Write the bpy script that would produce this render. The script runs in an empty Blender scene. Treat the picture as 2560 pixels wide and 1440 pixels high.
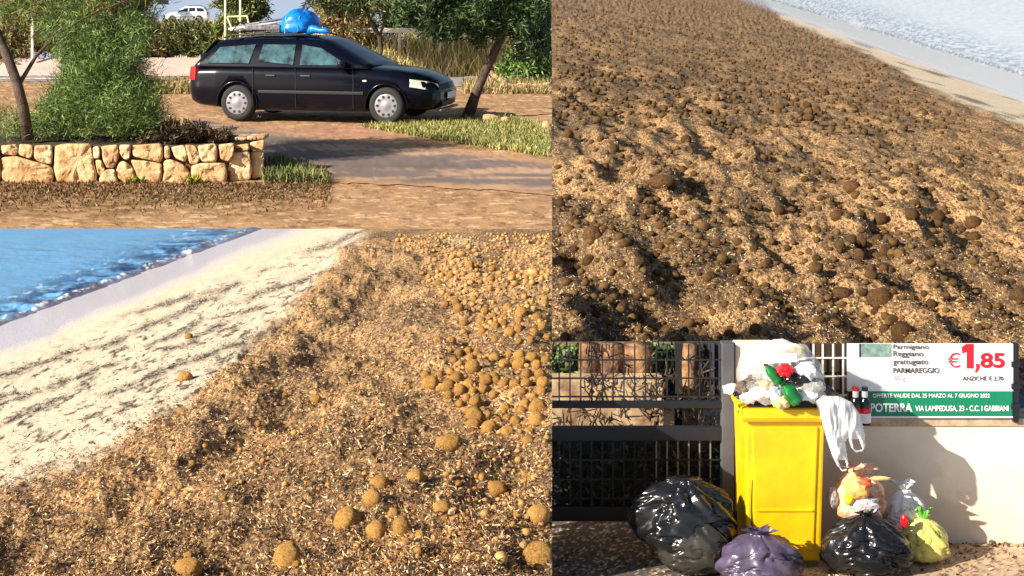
import bpy, bmesh, math, random
import numpy as np
from mathutils import Vector, Matrix

# ------------------------------------------------------------------ camera, sky, sun
F = 3517.0            # focal length in photo pixels (photo 2560 x 1440)
H = 22.0              # camera height above the sea
VH = -30.0            # photo row of the horizon
scene = bpy.context.scene
COL = scene.collection
cam_data = bpy.data.cameras.new('camera')
cam = bpy.data.objects.new('camera', cam_data)
COL.objects.link(cam)
cam.location = (0, 0, H)
cam.rotation_euler = (math.radians(90), 0, 0)
cam_data.sensor_width = 36.0
cam_data.lens = F / 2560 * 36.0
cam_data.shift_y = -(720 - VH) / 2560
cam_data.clip_start = 0.05
cam_data.clip_end = 20000
scene.camera = cam

SUN_DIR = Vector((-0.75, -0.47, 0.455)).normalized()      # towards the sun
world = bpy.data.worlds.new('World')
scene.world = world
world.use_nodes = True
wn = world.node_tree.nodes
sky = wn.new('ShaderNodeTexSky')
sky.sky_type = 'NISHITA'
sky.sun_disc = False
sky.sun_elevation = math.asin(SUN_DIR.z)
sky.sun_rotation = math.atan2(SUN_DIR.x, SUN_DIR.y)
sky.air_density = 1.0
sky.dust_density = 1.2
world.node_tree.links.new(sky.outputs[0], wn['Background'].inputs[0])
wn['Background'].inputs[1].default_value = 0.06
sun_data = bpy.data.lights.new('sun', 'SUN')
sun_data.energy = 5.0
sun_data.angle = math.radians(0.5)
sun_data.color = (1.0, 0.92, 0.80)
sun = bpy.data.objects.new('sun', sun_data)
COL.objects.link(sun)
sun.location = (-30, -30, 60)
sun.rotation_euler = SUN_DIR.to_track_quat('Z', 'Y').to_euler()
vs = scene.view_settings
vs.view_transform = 'Standard'
vs.look = 'None'
vs.exposure = 0.85
vs.gamma = 1.0
vs.use_curve_mapping = False

# ------------------------------------------------------------------ helpers
rng = np.random.default_rng(7)
random.seed(7)

def P(u, v, d):
    return Vector(((u - 1280) / F * d, d, H - (v - VH) / F * d))

def PA(u, v, d):
    return np.stack([(u - 1280) / F * d, d, H - (v - VH) / F * d], -1)

def proj(p):
    """photo column and row of world points"""
    p = np.asarray(p, dtype=float)
    return p[..., 0] / p[..., 1] * F + 1280, (H - p[..., 2]) / p[..., 1] * F + VH

def vnoise(x, y, seed=0):
    x = np.asarray(x, dtype=float); y = np.asarray(y, dtype=float)
    xi = np.floor(x).astype(np.int64); yi = np.floor(y).astype(np.int64)
    fx = x - xi; fy = y - yi
    fx = fx * fx * (3 - 2 * fx); fy = fy * fy * (3 - 2 * fy)
    def h(a, b):
        n = (a * 374761393 + b * 668265263 + seed * 974711) & 0xffffffff
        n = ((n ^ (n >> 13)) * 1274126177) & 0xffffffff
        n = ((n ^ (n >> 16)) * 2246822519) & 0xffffffff
        return ((n ^ (n >> 15)) & 0xffffff) / float(0xffffff)
    a = h(xi, yi); b = h(xi + 1, yi); c = h(xi, yi + 1); d = h(xi + 1, yi + 1)
    return (a * (1 - fx) + b * fx) * (1 - fy) + (c * (1 - fx) + d * fx) * fy

def fbm(x, y, seed=0, oct=4, gain=0.5):
    s = 0; a = 1; t = 0
    for i in range(oct):
        s = s + a * vnoise(x * 2 ** i + 17.3 * i, y * 2 ** i - 9.1 * i, seed + i); t += a; a *= gain
    return s / t

def sstep(a, b, x):
    t = np.clip((x - a) / (b - a), 0, 1)
    return t * t * (3 - 2 * t)

def lin(r, g, b):
    f = lambda c: (c / 255 / 12.92) if c / 255 <= 0.04045 else ((c / 255 + 0.055) / 1.055) ** 2.4
    return np.array([f(r), f(g), f(b)])

MATS = {}
def mat(name, color=(0.5, 0.5, 0.5), rough=0.6, metallic=0.0, attr=False, var=0.0, vscale=5.0, bump=0.0,
        bscale=20.0, bdist=0.01, spec=0.5, alpha=1.0, trans=0.0, coat=0.0, color2=None, ridged=False, stretch=1.0, wet=False, speck=None, objrand=0.0):
    if name in MATS:
        return MATS[name]
    m = bpy.data.materials.new(name)
    m.use_nodes = True
    nt = m.node_tree; N = nt.nodes; L = nt.links
    b = N['Principled BSDF']
    b.inputs['Base Color'].default_value = (*color, 1)
    b.inputs['Roughness'].default_value = rough
    b.inputs['Metallic'].default_value = metallic
    b.inputs['Specular IOR Level'].default_value = spec
    b.inputs['Alpha'].default_value = alpha
    b.inputs['Transmission Weight'].default_value = trans
    b.inputs['Coat Weight'].default_value = coat
    tc = N.new('ShaderNodeTexCoord')
    src = None
    if attr:
        a = N.new('ShaderNodeAttribute'); a.attribute_name = 'Col'
        src = a.outputs['Color']
    if var > 0 or color2 is not None:
        n = N.new('ShaderNodeTexNoise'); n.inputs['Scale'].default_value = vscale
        n.inputs['Detail'].default_value = 6; n.inputs['Roughness'].default_value = 0.65
        L.new(tc.outputs['Object'], n.inputs['Vector'])
        if color2 is not None:
            r = N.new('ShaderNodeValToRGB')
            r.color_ramp.elements[0].position = 0.36; r.color_ramp.elements[1].position = 0.64
            r.color_ramp.elements[0].color = (*color, 1); r.color_ramp.elements[1].color = (*color2, 1)
            L.new(n.outputs['Fac'], r.inputs['Fac']); src = r.outputs['Color']
        else:
            mr = N.new('ShaderNodeMapRange')
            mr.inputs['From Min'].default_value = 0.25; mr.inputs['From Max'].default_value = 0.75
            mr.inputs['To Min'].default_value = 1 - var; mr.inputs['To Max'].default_value = 1 + var
            L.new(n.outputs['Fac'], mr.inputs['Value'])
            mx = N.new('ShaderNodeMix'); mx.data_type = 'RGBA'; mx.blend_type = 'MULTIPLY'
            mx.inputs['Factor'].default_value = 1.0
            if src is not None: L.new(src, mx.inputs['A'])
            else: mx.inputs['A'].default_value = (*color, 1)
            L.new(mr.outputs['Result'], mx.inputs['B']); src = mx.outputs['Result']
    if objrand > 0 and src is not None:          # every ball a little lighter or darker
        oi = N.new('ShaderNodeObjectInfo'); mr = N.new('ShaderNodeMapRange')
        mr.inputs['To Min'].default_value = 1 - objrand; mr.inputs['To Max'].default_value = 1 + objrand * .6
        L.new(oi.outputs['Random'], mr.inputs['Value'])
        mx = N.new('ShaderNodeMix'); mx.data_type = 'RGBA'; mx.blend_type = 'MULTIPLY'; mx.inputs['Factor'].default_value = 1.0
        L.new(src, mx.inputs['A']); L.new(mr.outputs['Result'], mx.inputs['B']); src = mx.outputs['Result']
    if speck is not None:                       # dark and straw-coloured leaf bits in the litter
        sc, ysq, dark, cream, shift, coarse = speck
        la = N.new('ShaderNodeAttribute'); la.attribute_name = 'lit'
        mp0 = N.new('ShaderNodeMapping'); mp0.inputs['Scale'].default_value = (1, 1 / ysq, 1)
        L.new(tc.outputs['Object'], mp0.inputs['Vector'])
        for k, (mul, lo, hi, colr, amt) in enumerate([(1.0, .50 - shift, .60 - shift, dark, .92), (1.45, .57, .66, cream, .8), (.22, .50 - shift, .66 - shift, dark, coarse)]):
            nz = N.new('ShaderNodeTexNoise'); nz.inputs['Scale'].default_value = sc * mul; nz.inputs['Detail'].default_value = 3
            nz.inputs['Roughness'].default_value = .7; nz.inputs['Distortion'].default_value = .6
            L.new(mp0.outputs['Vector'], nz.inputs['Vector'])
            mr = N.new('ShaderNodeMapRange'); mr.inputs['From Min'].default_value = lo; mr.inputs['From Max'].default_value = hi; mr.inputs['To Max'].default_value = amt
            L.new(nz.outputs['Fac'], mr.inputs['Value'])
            mm = N.new('ShaderNodeMath'); mm.operation = 'MULTIPLY'; L.new(mr.outputs['Result'], mm.inputs[0]); L.new(la.outputs['Fac'], mm.inputs[1])
            mx = N.new('ShaderNodeMix'); mx.data_type = 'RGBA'; L.new(mm.outputs[0], mx.inputs['Factor']); L.new(src, mx.inputs['A']); mx.inputs['B'].default_value = (*colr, 1); src = mx.outputs['Result']
    if src is not None:
        L.new(src, b.inputs['Base Color'])
    if wet:
        a2 = N.new('ShaderNodeAttribute'); a2.attribute_name = 'rough'
        L.new(a2.outputs['Fac'], b.inputs['Roughness'])
    if bump > 0:
        n2 = N.new('ShaderNodeTexNoise'); n2.inputs['Scale'].default_value = bscale
        n2.inputs['Detail'].default_value = 5; n2.inputs['Roughness'].default_value = 0.6
        if ridged:
            n2.noise_type = 'RIDGED_MULTIFRACTAL'; n2.inputs['Detail'].default_value = 3
        mp = N.new('ShaderNodeMapping'); mp.inputs['Scale'].default_value = (1, 1, stretch)
        L.new(tc.outputs['Object'], mp.inputs['Vector']); L.new(mp.outputs['Vector'], n2.inputs['Vector'])
        bp = N.new('ShaderNodeBump'); bp.inputs['Strength'].default_value = bump
        bp.inputs['Distance'].default_value = bdist
        L.new(n2.outputs['Fac'], bp.inputs['Height']); L.new(bp.outputs['Normal'], b.inputs['Normal'])
    MATS[name] = m
    return m

def mesh_np(name, verts, faces, smooth=False):
    """verts (n,3), faces (m,k) arrays -> mesh"""
    me = bpy.data.meshes.new(name)
    verts = np.ascontiguousarray(verts, dtype=np.float32); faces = np.ascontiguousarray(faces, dtype=np.int32)
    k = faces.shape[1]
    me.vertices.add(len(verts)); me.vertices.foreach_set('co', verts.ravel())
    me.loops.add(faces.size); me.loops.foreach_set('vertex_index', faces.ravel())
    me.polygons.add(len(faces)); me.polygons.foreach_set('loop_start', np.arange(0, faces.size, k, dtype=np.int32))
    me.polygons.foreach_set('use_smooth', np.full(len(faces), smooth, dtype=bool))
    me.update(calc_edges=True)
    return me

def set_col(me, col, name='Col'):
    a = me.attributes.new(name, 'FLOAT_COLOR', 'POINT')
    c = np.ones((len(col), 4), dtype=np.float32); c[:, :3] = col
    a.data.foreach_set('color', c.ravel())

def set_float(me, val, name):
    a = me.attributes.new(name, 'FLOAT', 'POINT')
    a.data.foreach_set('value', np.ascontiguousarray(val, dtype=np.float32))

def link(name, me, material=None, parent=None, label=None, cat=None, group=None, kind=None):
    o = bpy.data.objects.new(name, me)
    COL.objects.link(o)
    if material is not None and me is not None and not me.materials:
        me.materials.append(material)
    if parent is not None: o.parent = parent
    if label: o['label'] = label
    if cat: o['category'] = cat
    if group: o['group'] = group
    if kind: o['kind'] = kind
    return o

def thing(name, loc, label, cat, group=None, rotz=0.0):
    o = link(name, None, None, None, label, cat, group)
    o.location = loc; o.rotation_euler = (0, 0, rotz); o.empty_display_size = 0.1
    return o

class MB:
    """collects shapes into one mesh"""
    def __init__(s): s.v = []; s.f = []
    def add(s, verts, faces):
        o = len(s.v); s.v += [tuple(p) for p in verts]; s.f += [tuple(i + o for i in f) for f in faces]; return s
    def box(s, c, size, rot=None):
        x, y, z = (a / 2 for a in size)
        vs_ = [Vector(p) for p in ((-x, -y, -z), (x, -y, -z), (x, y, -z), (-x, y, -z), (-x, -y, z), (x, -y, z), (x, y, z), (-x, y, z))]
        if rot is not None: vs_ = [rot @ p for p in vs_]
        c = Vector(c)
        return s.add([p + c for p in vs_], [(0, 3, 2, 1), (4, 5, 6, 7), (0, 1, 5, 4), (1, 2, 6, 5), (2, 3, 7, 6), (3, 0, 4, 7)])
    def tube(s, pts, rad, n=8, cap=True):
        pts = [Vector(p) for p in pts]
        if not hasattr(rad, '__len__'): rad = [rad] * len(pts)
        rings = []
        up0 = Vector((0.13, 0.31, 0.94))
        for i, p in enumerate(pts):
            t = (pts[min(i + 1, len(pts) - 1)] - pts[max(i - 1, 0)]).normalized()
            a = t.cross(up0)
            if a.length < 0.05: a = t.cross(Vector((1, 0, 0)))
            a.normalize(); b = t.cross(a)
            rings.append([p + (a * math.cos(2 * math.pi * j / n) + b * math.sin(2 * math.pi * j / n)) * rad[i] for j in range(n)])
        vs_ = [q for r in rings for q in r]; fs = []
        for i in range(len(pts) - 1):
            for j in range(n):
                fs.append((i * n + j, i * n + (j + 1) % n, (i + 1) * n + (j + 1) % n, (i + 1) * n + j))
        if cap:
            fs.append(tuple(range(n))[::-1]); fs.append(tuple((len(pts) - 1) * n + j for j in range(n)))
        return s.add(vs_, fs)
    def lathe(s, prof, n=24, axis='Z', center=(0, 0, 0), close=False):
        c = Vector(center); vs_ = []; fs = []
        for r, h in prof:
            for j in range(n):
                a = 2 * math.pi * j / n
                p = (r * math.cos(a), r * math.sin(a), h)
                if axis == 'Y': p = (r * math.cos(a), h, r * math.sin(a))
                vs_.append(c + Vector(p))
        for i in range(len(prof) - 1):
            for j in range(n):
                fs.append((i * n + j, i * n + (j + 1) % n, (i + 1) * n + (j + 1) % n, (i + 1) * n + j))
        if close:
            fs.append(tuple(range(n))[::-1]); fs.append(tuple((len(prof) - 1) * n + j for j in range(n)))
        return s.add(vs_, fs)
    def prism(s, poly, back):
        """poly: list of Vector, extruded by vector back"""
        n = len(poly); back = Vector(back)
        vs_ = [Vector(p) for p in poly] + [Vector(p) + back for p in poly]
        fs = [tuple(range(n)), tuple(range(2 * n - 1, n - 1, -1))]
        for i in range(n): fs.append((i, i + n, (i + 1) % n + n, (i + 1) % n))
        return s.add(vs_, fs)
    def build(s, name, material, parent=None, smooth=False, bevel=0.0, fix=True, **kw):
        me = bpy.data.meshes.new(name)
        me.from_pydata(s.v, [], s.f)
        if fix or bevel > 0:
            bm = bmesh.new(); bm.from_mesh(me)
            bmesh.ops.recalc_face_normals(bm, faces=bm.faces)
            if bevel > 0:
                es = [e for e in bm.edges if e.is_manifold and e.calc_face_angle(0) > 0.5]
                bmesh.ops.bevel(bm, geom=es, offset=bevel, segments=2, affect='EDGES', profile=0.6, clamp_overlap=True)
            bm.to_mesh(me); bm.free()
        if smooth:
            for p in me.polygons: p.use_smooth = True
        me.update()
        return link(name, me, material, parent, **kw)

def quads(name, centers, length, width, dirs, material, cols=None, bend=0.0, parent=None, **kw):
    """a mass of small blades/leaves: one quad pair each"""
    n = len(centers)
    dirs = dirs / np.linalg.norm(dirs, axis=1, keepdims=True)
    r = rng.normal(size=(n, 3)); side = np.cross(dirs, r); side /= np.linalg.norm(side, axis=1, keepdims=True) + 1e-9
    nor = np.cross(dirs, side)
    length = np.broadcast_to(length, n)[:, None]; width = np.broadcast_to(width, n)[:, None]
    c = np.asarray(centers)
    v0 = c - side * width * 0.5; v1 = c + side * width * 0.5
    m = c + dirs * length * 0.55 + nor * bend * length * 0.35
    v2 = m + side * width * 0.5; v3 = m - side * width * 0.5
    tip = c + dirs * length + nor * bend * length * -0.15
    v4 = tip + side * width * 0.12; v5 = tip - side * width * 0.12
    V = np.stack([v0, v1, v2, v3, v4, v5], 1).reshape(-1, 3)
    b = np.arange(n)[:, None] * 6
    Fc = np.concatenate([b + np.array([[0, 1, 2, 3]]), b + np.array([[3, 2, 4, 5]])], 0)
    me = mesh_np(name, V, Fc)
    if cols is not None: set_col(me, np.repeat(cols, 6, 0))
    return link(name, me, material, parent, **kw)

def rand_dirs(n, up=0.0):
    d = rng.normal(size=(n, 3)); d /= np.linalg.norm(d, axis=1, keepdims=True); d[:, 2] += up
    return d

def pick(cols, n, jitter=0.25):
    cols = np.array(cols); i = rng.integers(0, len(cols), n)
    return cols[i] * (1 + jitter * rng.normal(size=(n, 1))).clip(0.3, 1.8)

def in_poly(u, v, poly):
    u = np.asarray(u, float); v = np.asarray(v, float)
    inside = np.zeros(u.shape, bool); n = len(poly)
    for i in range(n):
        x1, y1 = poly[i]; x2, y2 = poly[(i + 1) % n]
        if y1 == y2: continue
        c = ((y1 > v) != (y2 > v)) & (u < (x2 - x1) * (v - y1) / (y2 - y1) + x1)
        inside ^= c
    return inside

def grid_faces(nr, nc):
    i = np.arange(nr - 1)[:, None] * nc + np.arange(nc - 1)[None]
    return np.stack([i, i + 1, i + nc + 1, i + nc], -1).reshape(-1, 4)

def skirt(name, pts, zbottom, material, parent):
    """earth side below an open edge of a terrain sheet"""
    pts = np.asarray(pts); low = pts.copy(); low[:, 2] = zbottom
    n = len(pts); i = np.arange(n - 1)
    link(name, mesh_np(name, np.concatenate([pts, low]), np.stack([i, i + 1, i + 1 + n, i + n], -1)), material, parent)
# ------------------------------------------------------------------ the sea that surrounds everything
def water_mat(name, body, rough, bscale, bstr, bdist):
    m = mat(name, body, rough=rough, attr=True, bump=bstr, bscale=bscale, bdist=bdist, spec=0.5)
    return m

me = mesh_np('sea', np.array([[-9000, -3000, -0.6], [9000, -3000, -0.6], [9000, 15000, -0.6], [-9000, 15000, -0.6]]), np.array([[0, 1, 2, 3]]))
set_col(me, np.tile(lin(178, 192, 216), (4, 1)))
link('sea', me, water_mat('open_water', (0.1, 0.2, 0.3), 0.3, 0.15, 0.6, 0.5), kind='structure')

# ------------------------------------------------------------------ two beaches of seagrass litter
class Beach:
    def __init__(s, h, k, a, b, seed, amp):
        s.h, s.k, s.seed, s.amp = h, k, seed, amp
        s.a = a; s.m = (b[1] - a[1]) / (b[0] - a[0])
    def L(s, u, v): return v - s.a[1] - s.m * (u - s.a[0])
    def d(s, u, v): return F * s.h / (v - VH + s.k * s.L(u, v))
    def base(s, u, v): return PA(u, v, s.d(u, v))
    def disp(s, p, u, v):
        x = p[..., 0] / s.h; y = p[..., 1] / s.h / s.ys
        l = s.lit(u, v)
        big = fbm(x * 2.2, y * 2.2, s.seed, 3) - 0.5
        med = fbm(x * 9, y * 9, s.seed + 20, 3) - 0.5
        fine = (fbm(x * 46, y * 46, s.seed + 40, 3, 0.7) - 0.5) * sstep(*s.far, y * s.ys)
        rid = np.abs(fbm(x * 5 + 3, y * 7, s.seed + 60, 3) - 0.5)
        z = l * (s.amp[0] * big + s.amp[1] * med + s.amp[2] * fine - s.amp[3] * rid) + 0.012 * l
        if s.h < 2:                                      # raised crest of the bank
            e_ = v - np.interp(u, [q[0] for q in LOW_EDGE], [q[1] for q in LOW_EDGE])
            z = z + .019 * np.exp(-((e_ - 80) / 70) ** 2) * (.5 + fbm(u / 80, v / 80, 14, 3))
        z += (1 - l) * sstep(20, 110, s.L(u, v)) * (0.006 * med + 0.0035 * fine)
        z = z * np.clip(4.0 / (y * s.ys), .35, 1) if s.h > 2 else z
        return z * s.h * s.fade(u, v)
    def ground(s, u, v):
        u = np.asarray(u, float); v = np.asarray(v, float)
        p = s.base(u, v); p[..., 2] += s.disp(p, u, v)
        return p

def line_mask(poly_pts, u, v, soft):
    """soft mask: below/right of the polyline given as v(u)"""
    pu = [p[0] for p in poly_pts]; pv = [p[1] for p in poly_pts]
    return sstep(-soft, soft, v - np.interp(u, pu, pv))

LOW = Beach(1.0, 1.0, (0, 813), (648, 574), 11, (0.06, 0.07, 0.016, 0.09))
LOW_EDGE = [(-200, 1300), (120, 1190), (300, 1120), (470, 1030), (560, 940), (690, 820), (790, 720), (900, 600), (940, 540), (1380, 300)]
LOW.ys = 1.8; HIGH_YS = 3.4; LOW.far = (11, 3.5)
LOW.lit = lambda u, v: line_mask(LOW_EDGE, u + 40 * (fbm(u / 70, v / 40, 5, 3) - 0.5), v + 90 * (fbm(u / 60, v / 26, 3, 4, .6) - 0.5), 40)
LOW.fade = lambda u, v: sstep(572, 640, v) * 0.92 + 0.0
HIGH = Beach(22.0, 0.6, (1920, 0), (2560, 191), 31, (0.14, 0.13, 0.012, 0.17))
HIGH_EDGE = [(1850, -60), (1960, 52), (2115, 112), (2214, 155), (2318, 224), (2527, 305), (2720, 390)]
HIGH.ys = HIGH_YS; HIGH.far = (5.0, 2.2)
HIGH.lit = lambda u, v: np.where(u < 1850, 1.0, line_mask(HIGH_EDGE, u, v + 10 * (vnoise(u / 30, v / 14, 3) - 0.5), 8))
HIGH.fade = lambda u, v: 1.0 + 0 * u

def beach_mesh(name, B, us, vs_, colf, material):
    U, V = np.meshgrid(us, vs_)
    p = B.ground(U, V)
    fc = grid_faces(*U.shape)[:, ::-1]
    ok = ((B.L(U, V) > -22) & (V - VH + B.k * B.L(U, V) > 4)).ravel()
    fc = fc[ok[fc].all(1)]
    p[~ok.reshape(U.shape)] = p[-1, 0]
    me = mesh_np(name, p.reshape(-1, 3), fc, smooth=True)
    c, r = colf(U, V, p)
    set_col(me, c.reshape(-1, 3)); set_float(me, r.ravel(), 'rough'); set_float(me, np.broadcast_to(B.lit(U, V), U.shape).ravel(), 'lit')
    o = link(name, me, material, kind='structure')
    return o, p

C_SAND = lin(212, 194, 166); C_WET_SHEEN = lin(206, 196, 200); C_TAN = lin(176, 136, 90); C_DARK = lin(52, 36, 24); C_CREAM = lin(236, 208, 160)
C_WRACK = lin(48, 36, 30)

def wrack_lines(u, v):
    L = LOW.L(u, v); a = u * .93 - v * .36; w = 0
    for i, l0 in enumerate((104, 128, 150, 186, 205, 238, 268)):
        wob = 46 * (fbm(a / 170 + i * 9.1, a * 0 + i, 61, 3) - .5) - .02 * u
        gt = sstep(.42, .58, fbm(a / 130 + i * 4.7, a * 0 + 3.3 * i, 67, 3))
        w = np.maximum(w, np.exp(-((L - l0 - wob) / (3.8 + 7 * vnoise(a / 24, a * 0 + i, 71))) ** 2) * gt)
    return w
def near_bank(u, v): return line_mask(LOW_EDGE, u, v + 130 * vnoise(u / 50, v / 22, 88), 120) * (1 - LOW.lit(u, v))
def mixc(a, b, t): return a * (1 - t[..., None]) + b * t[..., None]

def low_cols(U, V, p):
    x = p[..., 0]; y = p[..., 1] / LOW.ys; L = LOW.L(U, V)
    l = LOW.lit(U, V)
    wetw = 84 - 0.055 * U
    wet = 1 - sstep(wetw - 26, wetw + 16, L + 16 * (vnoise(U / 60, V / 60, 9) - 0.5))
    s = L / 20.0; t = (U * 0.93 - V * 0.36) / 120.0
    # wrack lines run along the shore, thicker in places
    w1 = np.abs(fbm(t * 0.8, s * 0.9, 70, 4, .6) - 0.5)
    gate = sstep(0.4, 0.66, fbm(t * 1.4, s * 0.5, 77, 3) + 0.12 * sstep(60, 200, L))
    wr = wrack_lines(U, V)
    w2 = sstep(0.60, 0.72, fbm(x * 55, y * 38, 82, 3, 0.65) + 0.10 * sstep(90, 260, L) * fbm(t * 2, s * .6, 90, 2))
    brk = sstep(.36, .56, fbm(x * 120, y * 120, 99, 3, .7))
    dots = np.maximum(wr * (.35 + .65 * brk), w2 * sstep(45, 150, L) * (.4 + .6 * brk))
    dots *= sstep(8, 40, L - wetw)
    dry = C_SAND * (0.9 + 0.22 * fbm(x * 30, y * 30, 51, 3))[..., None]
    dry = mixc(dry, C_WRACK, dots * 0.92)
    n1 = fbm(x * 170, y * 170, 101, 3, 0.8); n2 = fbm(x * 22, y * 22, 110, 3); n3 = fbm(x * 5, y * 5, 117, 3)
    lit = C_TAN * (0.74 + 0.5 * n2)[..., None]
    lit = mixc(lit, C_DARK, sstep(0.55, 0.75, n3 + 0.4 * (n2 - 0.5)) * 0.5)
    patch = sstep(0.35, 0.8, 1 - np.hypot((U - 1130) / 130, (V - 607) / 26))
    lit = mixc(lit, C_CREAM, patch * 0.85)
    c = mixc(dry, lit, l)
    c = mixc(c, C_WET_SHEEN, wet)  # wet band: reflected sky is put into its pale colour
    r = 0.9 - 0.74 * wet
    return c, r

def high_cols(U, V, p):
    x = p[..., 0] / 22; y = p[..., 1] / 22 / HIGH.ys; L = HIGH.L(U, V)
    l = HIGH.lit(U, V)
    wetw = 36 + 0.065 * (U - 2100)
    wet = 1 - sstep(wetw - 14, wetw + 8, L)
    dry = mixc(C_SAND * (0.8 + 0.25 * fbm(x * 30, y * 30, 151, 3))[..., None], C_WRACK, 0.7 * sstep(0.6, 0.75, fbm(L / 6.0, U / 90.0, 7, 3)))
    w = y + 1.2 * p[..., 2] / 22
    n1 = fbm(x * 170, w * 170, 201, 3, 0.8); n2 = fbm(x * 26, w * 26, 210, 3); n3 = fbm(x * 4, y * 4, 217, 3)
    lit = lin(176, 136, 88) * (0.72 + 0.5 * n2)[..., None]
    lit = mixc(lit, C_DARK, sstep(0.5, 0.72, n3 + 0.5 * (n2 - 0.5)) * 0.6)  # dark patches put shadow into the litter colour
    c = mixc(dry, lit, l); c = mixc(c, lin(228, 222, 226), wet)  # wet band painted near white for the sky sheen
    return c, 0.9 - 0.78 * wet

beach_mat = mat('beach_litter', attr=True, wet=True, bump=0.6, bscale=160, bdist=0.004, spec=0.35, speck=(150, 1.8, C_DARK, C_CREAM, .015, .5))
beach_mat2 = mat('beach_litter_far', attr=True, wet=True, bump=0.6, bscale=8, bdist=0.08, spec=0.35, speck=(7.0, 3.4, C_DARK, C_CREAM, .03, .7))
earth_mat = mat('earth', (0.2, 0.13, 0.08), rough=0.9, var=0.3, vscale=2)
low_beach, lp = beach_mesh('beach', LOW, np.concatenate([np.arange(-160, 1380, 2.2), [1380.0]]), np.arange(572, 1560, 2.2), low_cols, beach_mat)
skirt('earth_edge', lp[:, -1], H - 1.6, earth_mat, low_beach)
high_beach, hp = beach_mesh('beach', HIGH, np.arange(1300, 2720, 2.3), np.arange(-14, 1010, 2.3), high_cols, beach_mat2)
skirt('earth_edge', hp[:, 0], -1.0, earth_mat, high_beach)

def sea_mesh(name, B, us, vs_, vclip, bright, material, lab):
    U, V = np.meshgrid(us, vs_)
    d = F * B.h / (V - VH)
    p = PA(U, V, d)
    L = -B.L(U, V)                                     # distance off the shore in photo pixels
    x = p[..., 0] / B.h; y = p[..., 1] / B.h
    near = 1 - sstep(20, 95, L)
    rip = fbm(x * 10, y * 22, 300, 3) - 0.5
    rip2 = fbm(x * 30 + 3, y * 62, 310, 3) - 0.5
    amp = (0.25 + 0.75 * near) * sstep(-12, 12, L) * (sstep(vclip, vclip + 50, V) if vclip > 100 else 1.0)
    wave = np.exp(-((L - 9 - 10 * (vnoise(U / 60, V / 60, 8) - .5)) / 7.0) ** 2)
    p[..., 2] += B.h * (amp * (0.026 * rip + 0.014 * rip2) * (1 if B.h < 2 else .22) + (0.006 if B.h < 2 else 0.02) * wave + 0.001)
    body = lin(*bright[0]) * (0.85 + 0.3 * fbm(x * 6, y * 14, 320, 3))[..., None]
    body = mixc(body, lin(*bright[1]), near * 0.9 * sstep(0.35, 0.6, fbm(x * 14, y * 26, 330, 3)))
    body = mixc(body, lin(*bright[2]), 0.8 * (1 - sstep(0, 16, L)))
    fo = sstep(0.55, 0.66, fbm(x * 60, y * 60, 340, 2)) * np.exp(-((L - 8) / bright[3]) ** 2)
    if B.h > 2: body = mixc(body, lin(86, 84, 110), .75 * np.exp(-((L - 3) / 4.0) ** 2) * sstep(.3, .5, fbm(U / 50, V / 50, 12, 2)))  # dark streak painted for the shaded face of the shore wave
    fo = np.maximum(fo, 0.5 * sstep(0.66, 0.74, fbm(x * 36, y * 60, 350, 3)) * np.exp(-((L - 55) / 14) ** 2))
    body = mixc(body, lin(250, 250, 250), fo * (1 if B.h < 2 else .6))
    f = grid_faces(*U.shape)[:, ::-1]
    keep = (L.ravel()[f] > -26).any(1)
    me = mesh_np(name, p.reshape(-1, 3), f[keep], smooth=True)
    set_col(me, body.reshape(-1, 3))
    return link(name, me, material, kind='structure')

sea_mesh('sea', LOW, np.arange(-160, 720, 2.4), np.arange(572, 900, 2.2), 572, ((108, 166, 212), (24, 38, 82), (120, 108, 116), 4),
         water_mat('near_water', (0.1, 0.3, 0.5), 0.12, 40, 0.2, 0.004), 'blue')
sea_mesh('sea', HIGH, np.arange(1800, 2720, 2.6), np.concatenate([np.arange(-24, 0, 1.0), np.arange(0, 270, 2.2)]), -100, ((222, 226, 234), (140, 144, 166), (205, 200, 208), 26),  # pale body colour carries the sky glare
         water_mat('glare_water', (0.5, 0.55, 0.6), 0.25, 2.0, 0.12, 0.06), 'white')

# ------------------------------------------------------------------ seagrass litter flakes lying on the beaches
flake_mat = mat('seagrass_flakes', attr=True, rough=0.7)
def litter(name, B, n, ur, vr, size, cols, label, dens=None):
    u = rng.uniform(*ur, n * 3); v = rng.uniform(*vr, n * 3)
    w = B.lit(u, v) * (0.35 + 0.65 * sstep(vr[0] - 200, vr[1], v))
    if dens is not None: w = dens(u, v)
    k = rng.random(n * 3) < w
    u, v = u[k][:n], v[k][:n]
    p = B.ground(u, v)
    L = rng.uniform(0.5, 1.6, len(u)) * size * B.h
    p[:, 2] += rng.uniform(0.0, 0.004, len(u)) * B.h
    d = rand_dirs(len(u)); d[:, 1] *= B.ys; d[:, 2] = np.abs(d[:, 2]) * 0.45
    uu, vv = proj(p + d / np.linalg.norm(d, axis=1, keepdims=True) * L[:, None])
    ok = (uu < ur[1] - 1) & (vv > vr[0] + 4)
    p, d, L = p[ok], d[ok], L[ok]
    return quads(name, p, L, L * rng.uniform(0.05, 0.2, len(L)), d, flake_mat, pick(cols, len(L)), bend=0.5, label=label, cat='seagrass litter', kind='stuff')
FLK = [lin(214, 176, 120), lin(236, 206, 158), lin(160, 112, 66), lin(196, 150, 96), lin(60, 42, 30), lin(46, 34, 26), lin(90, 62, 40), lin(36, 26, 20), lin(130, 92, 56)]
litter('seagrass_litter', LOW, 70000, (-150, 1380), (574, 1550), 0.0062, FLK, 'dry seagrass leaf litter covering the beach beside the blue water')
litter('seagrass_litter', HIGH, 85000, (1320, 2700), (4, 980), 0.0062, FLK, 'dry seagrass leaf litter covering the beach beside the white glaring water')
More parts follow.
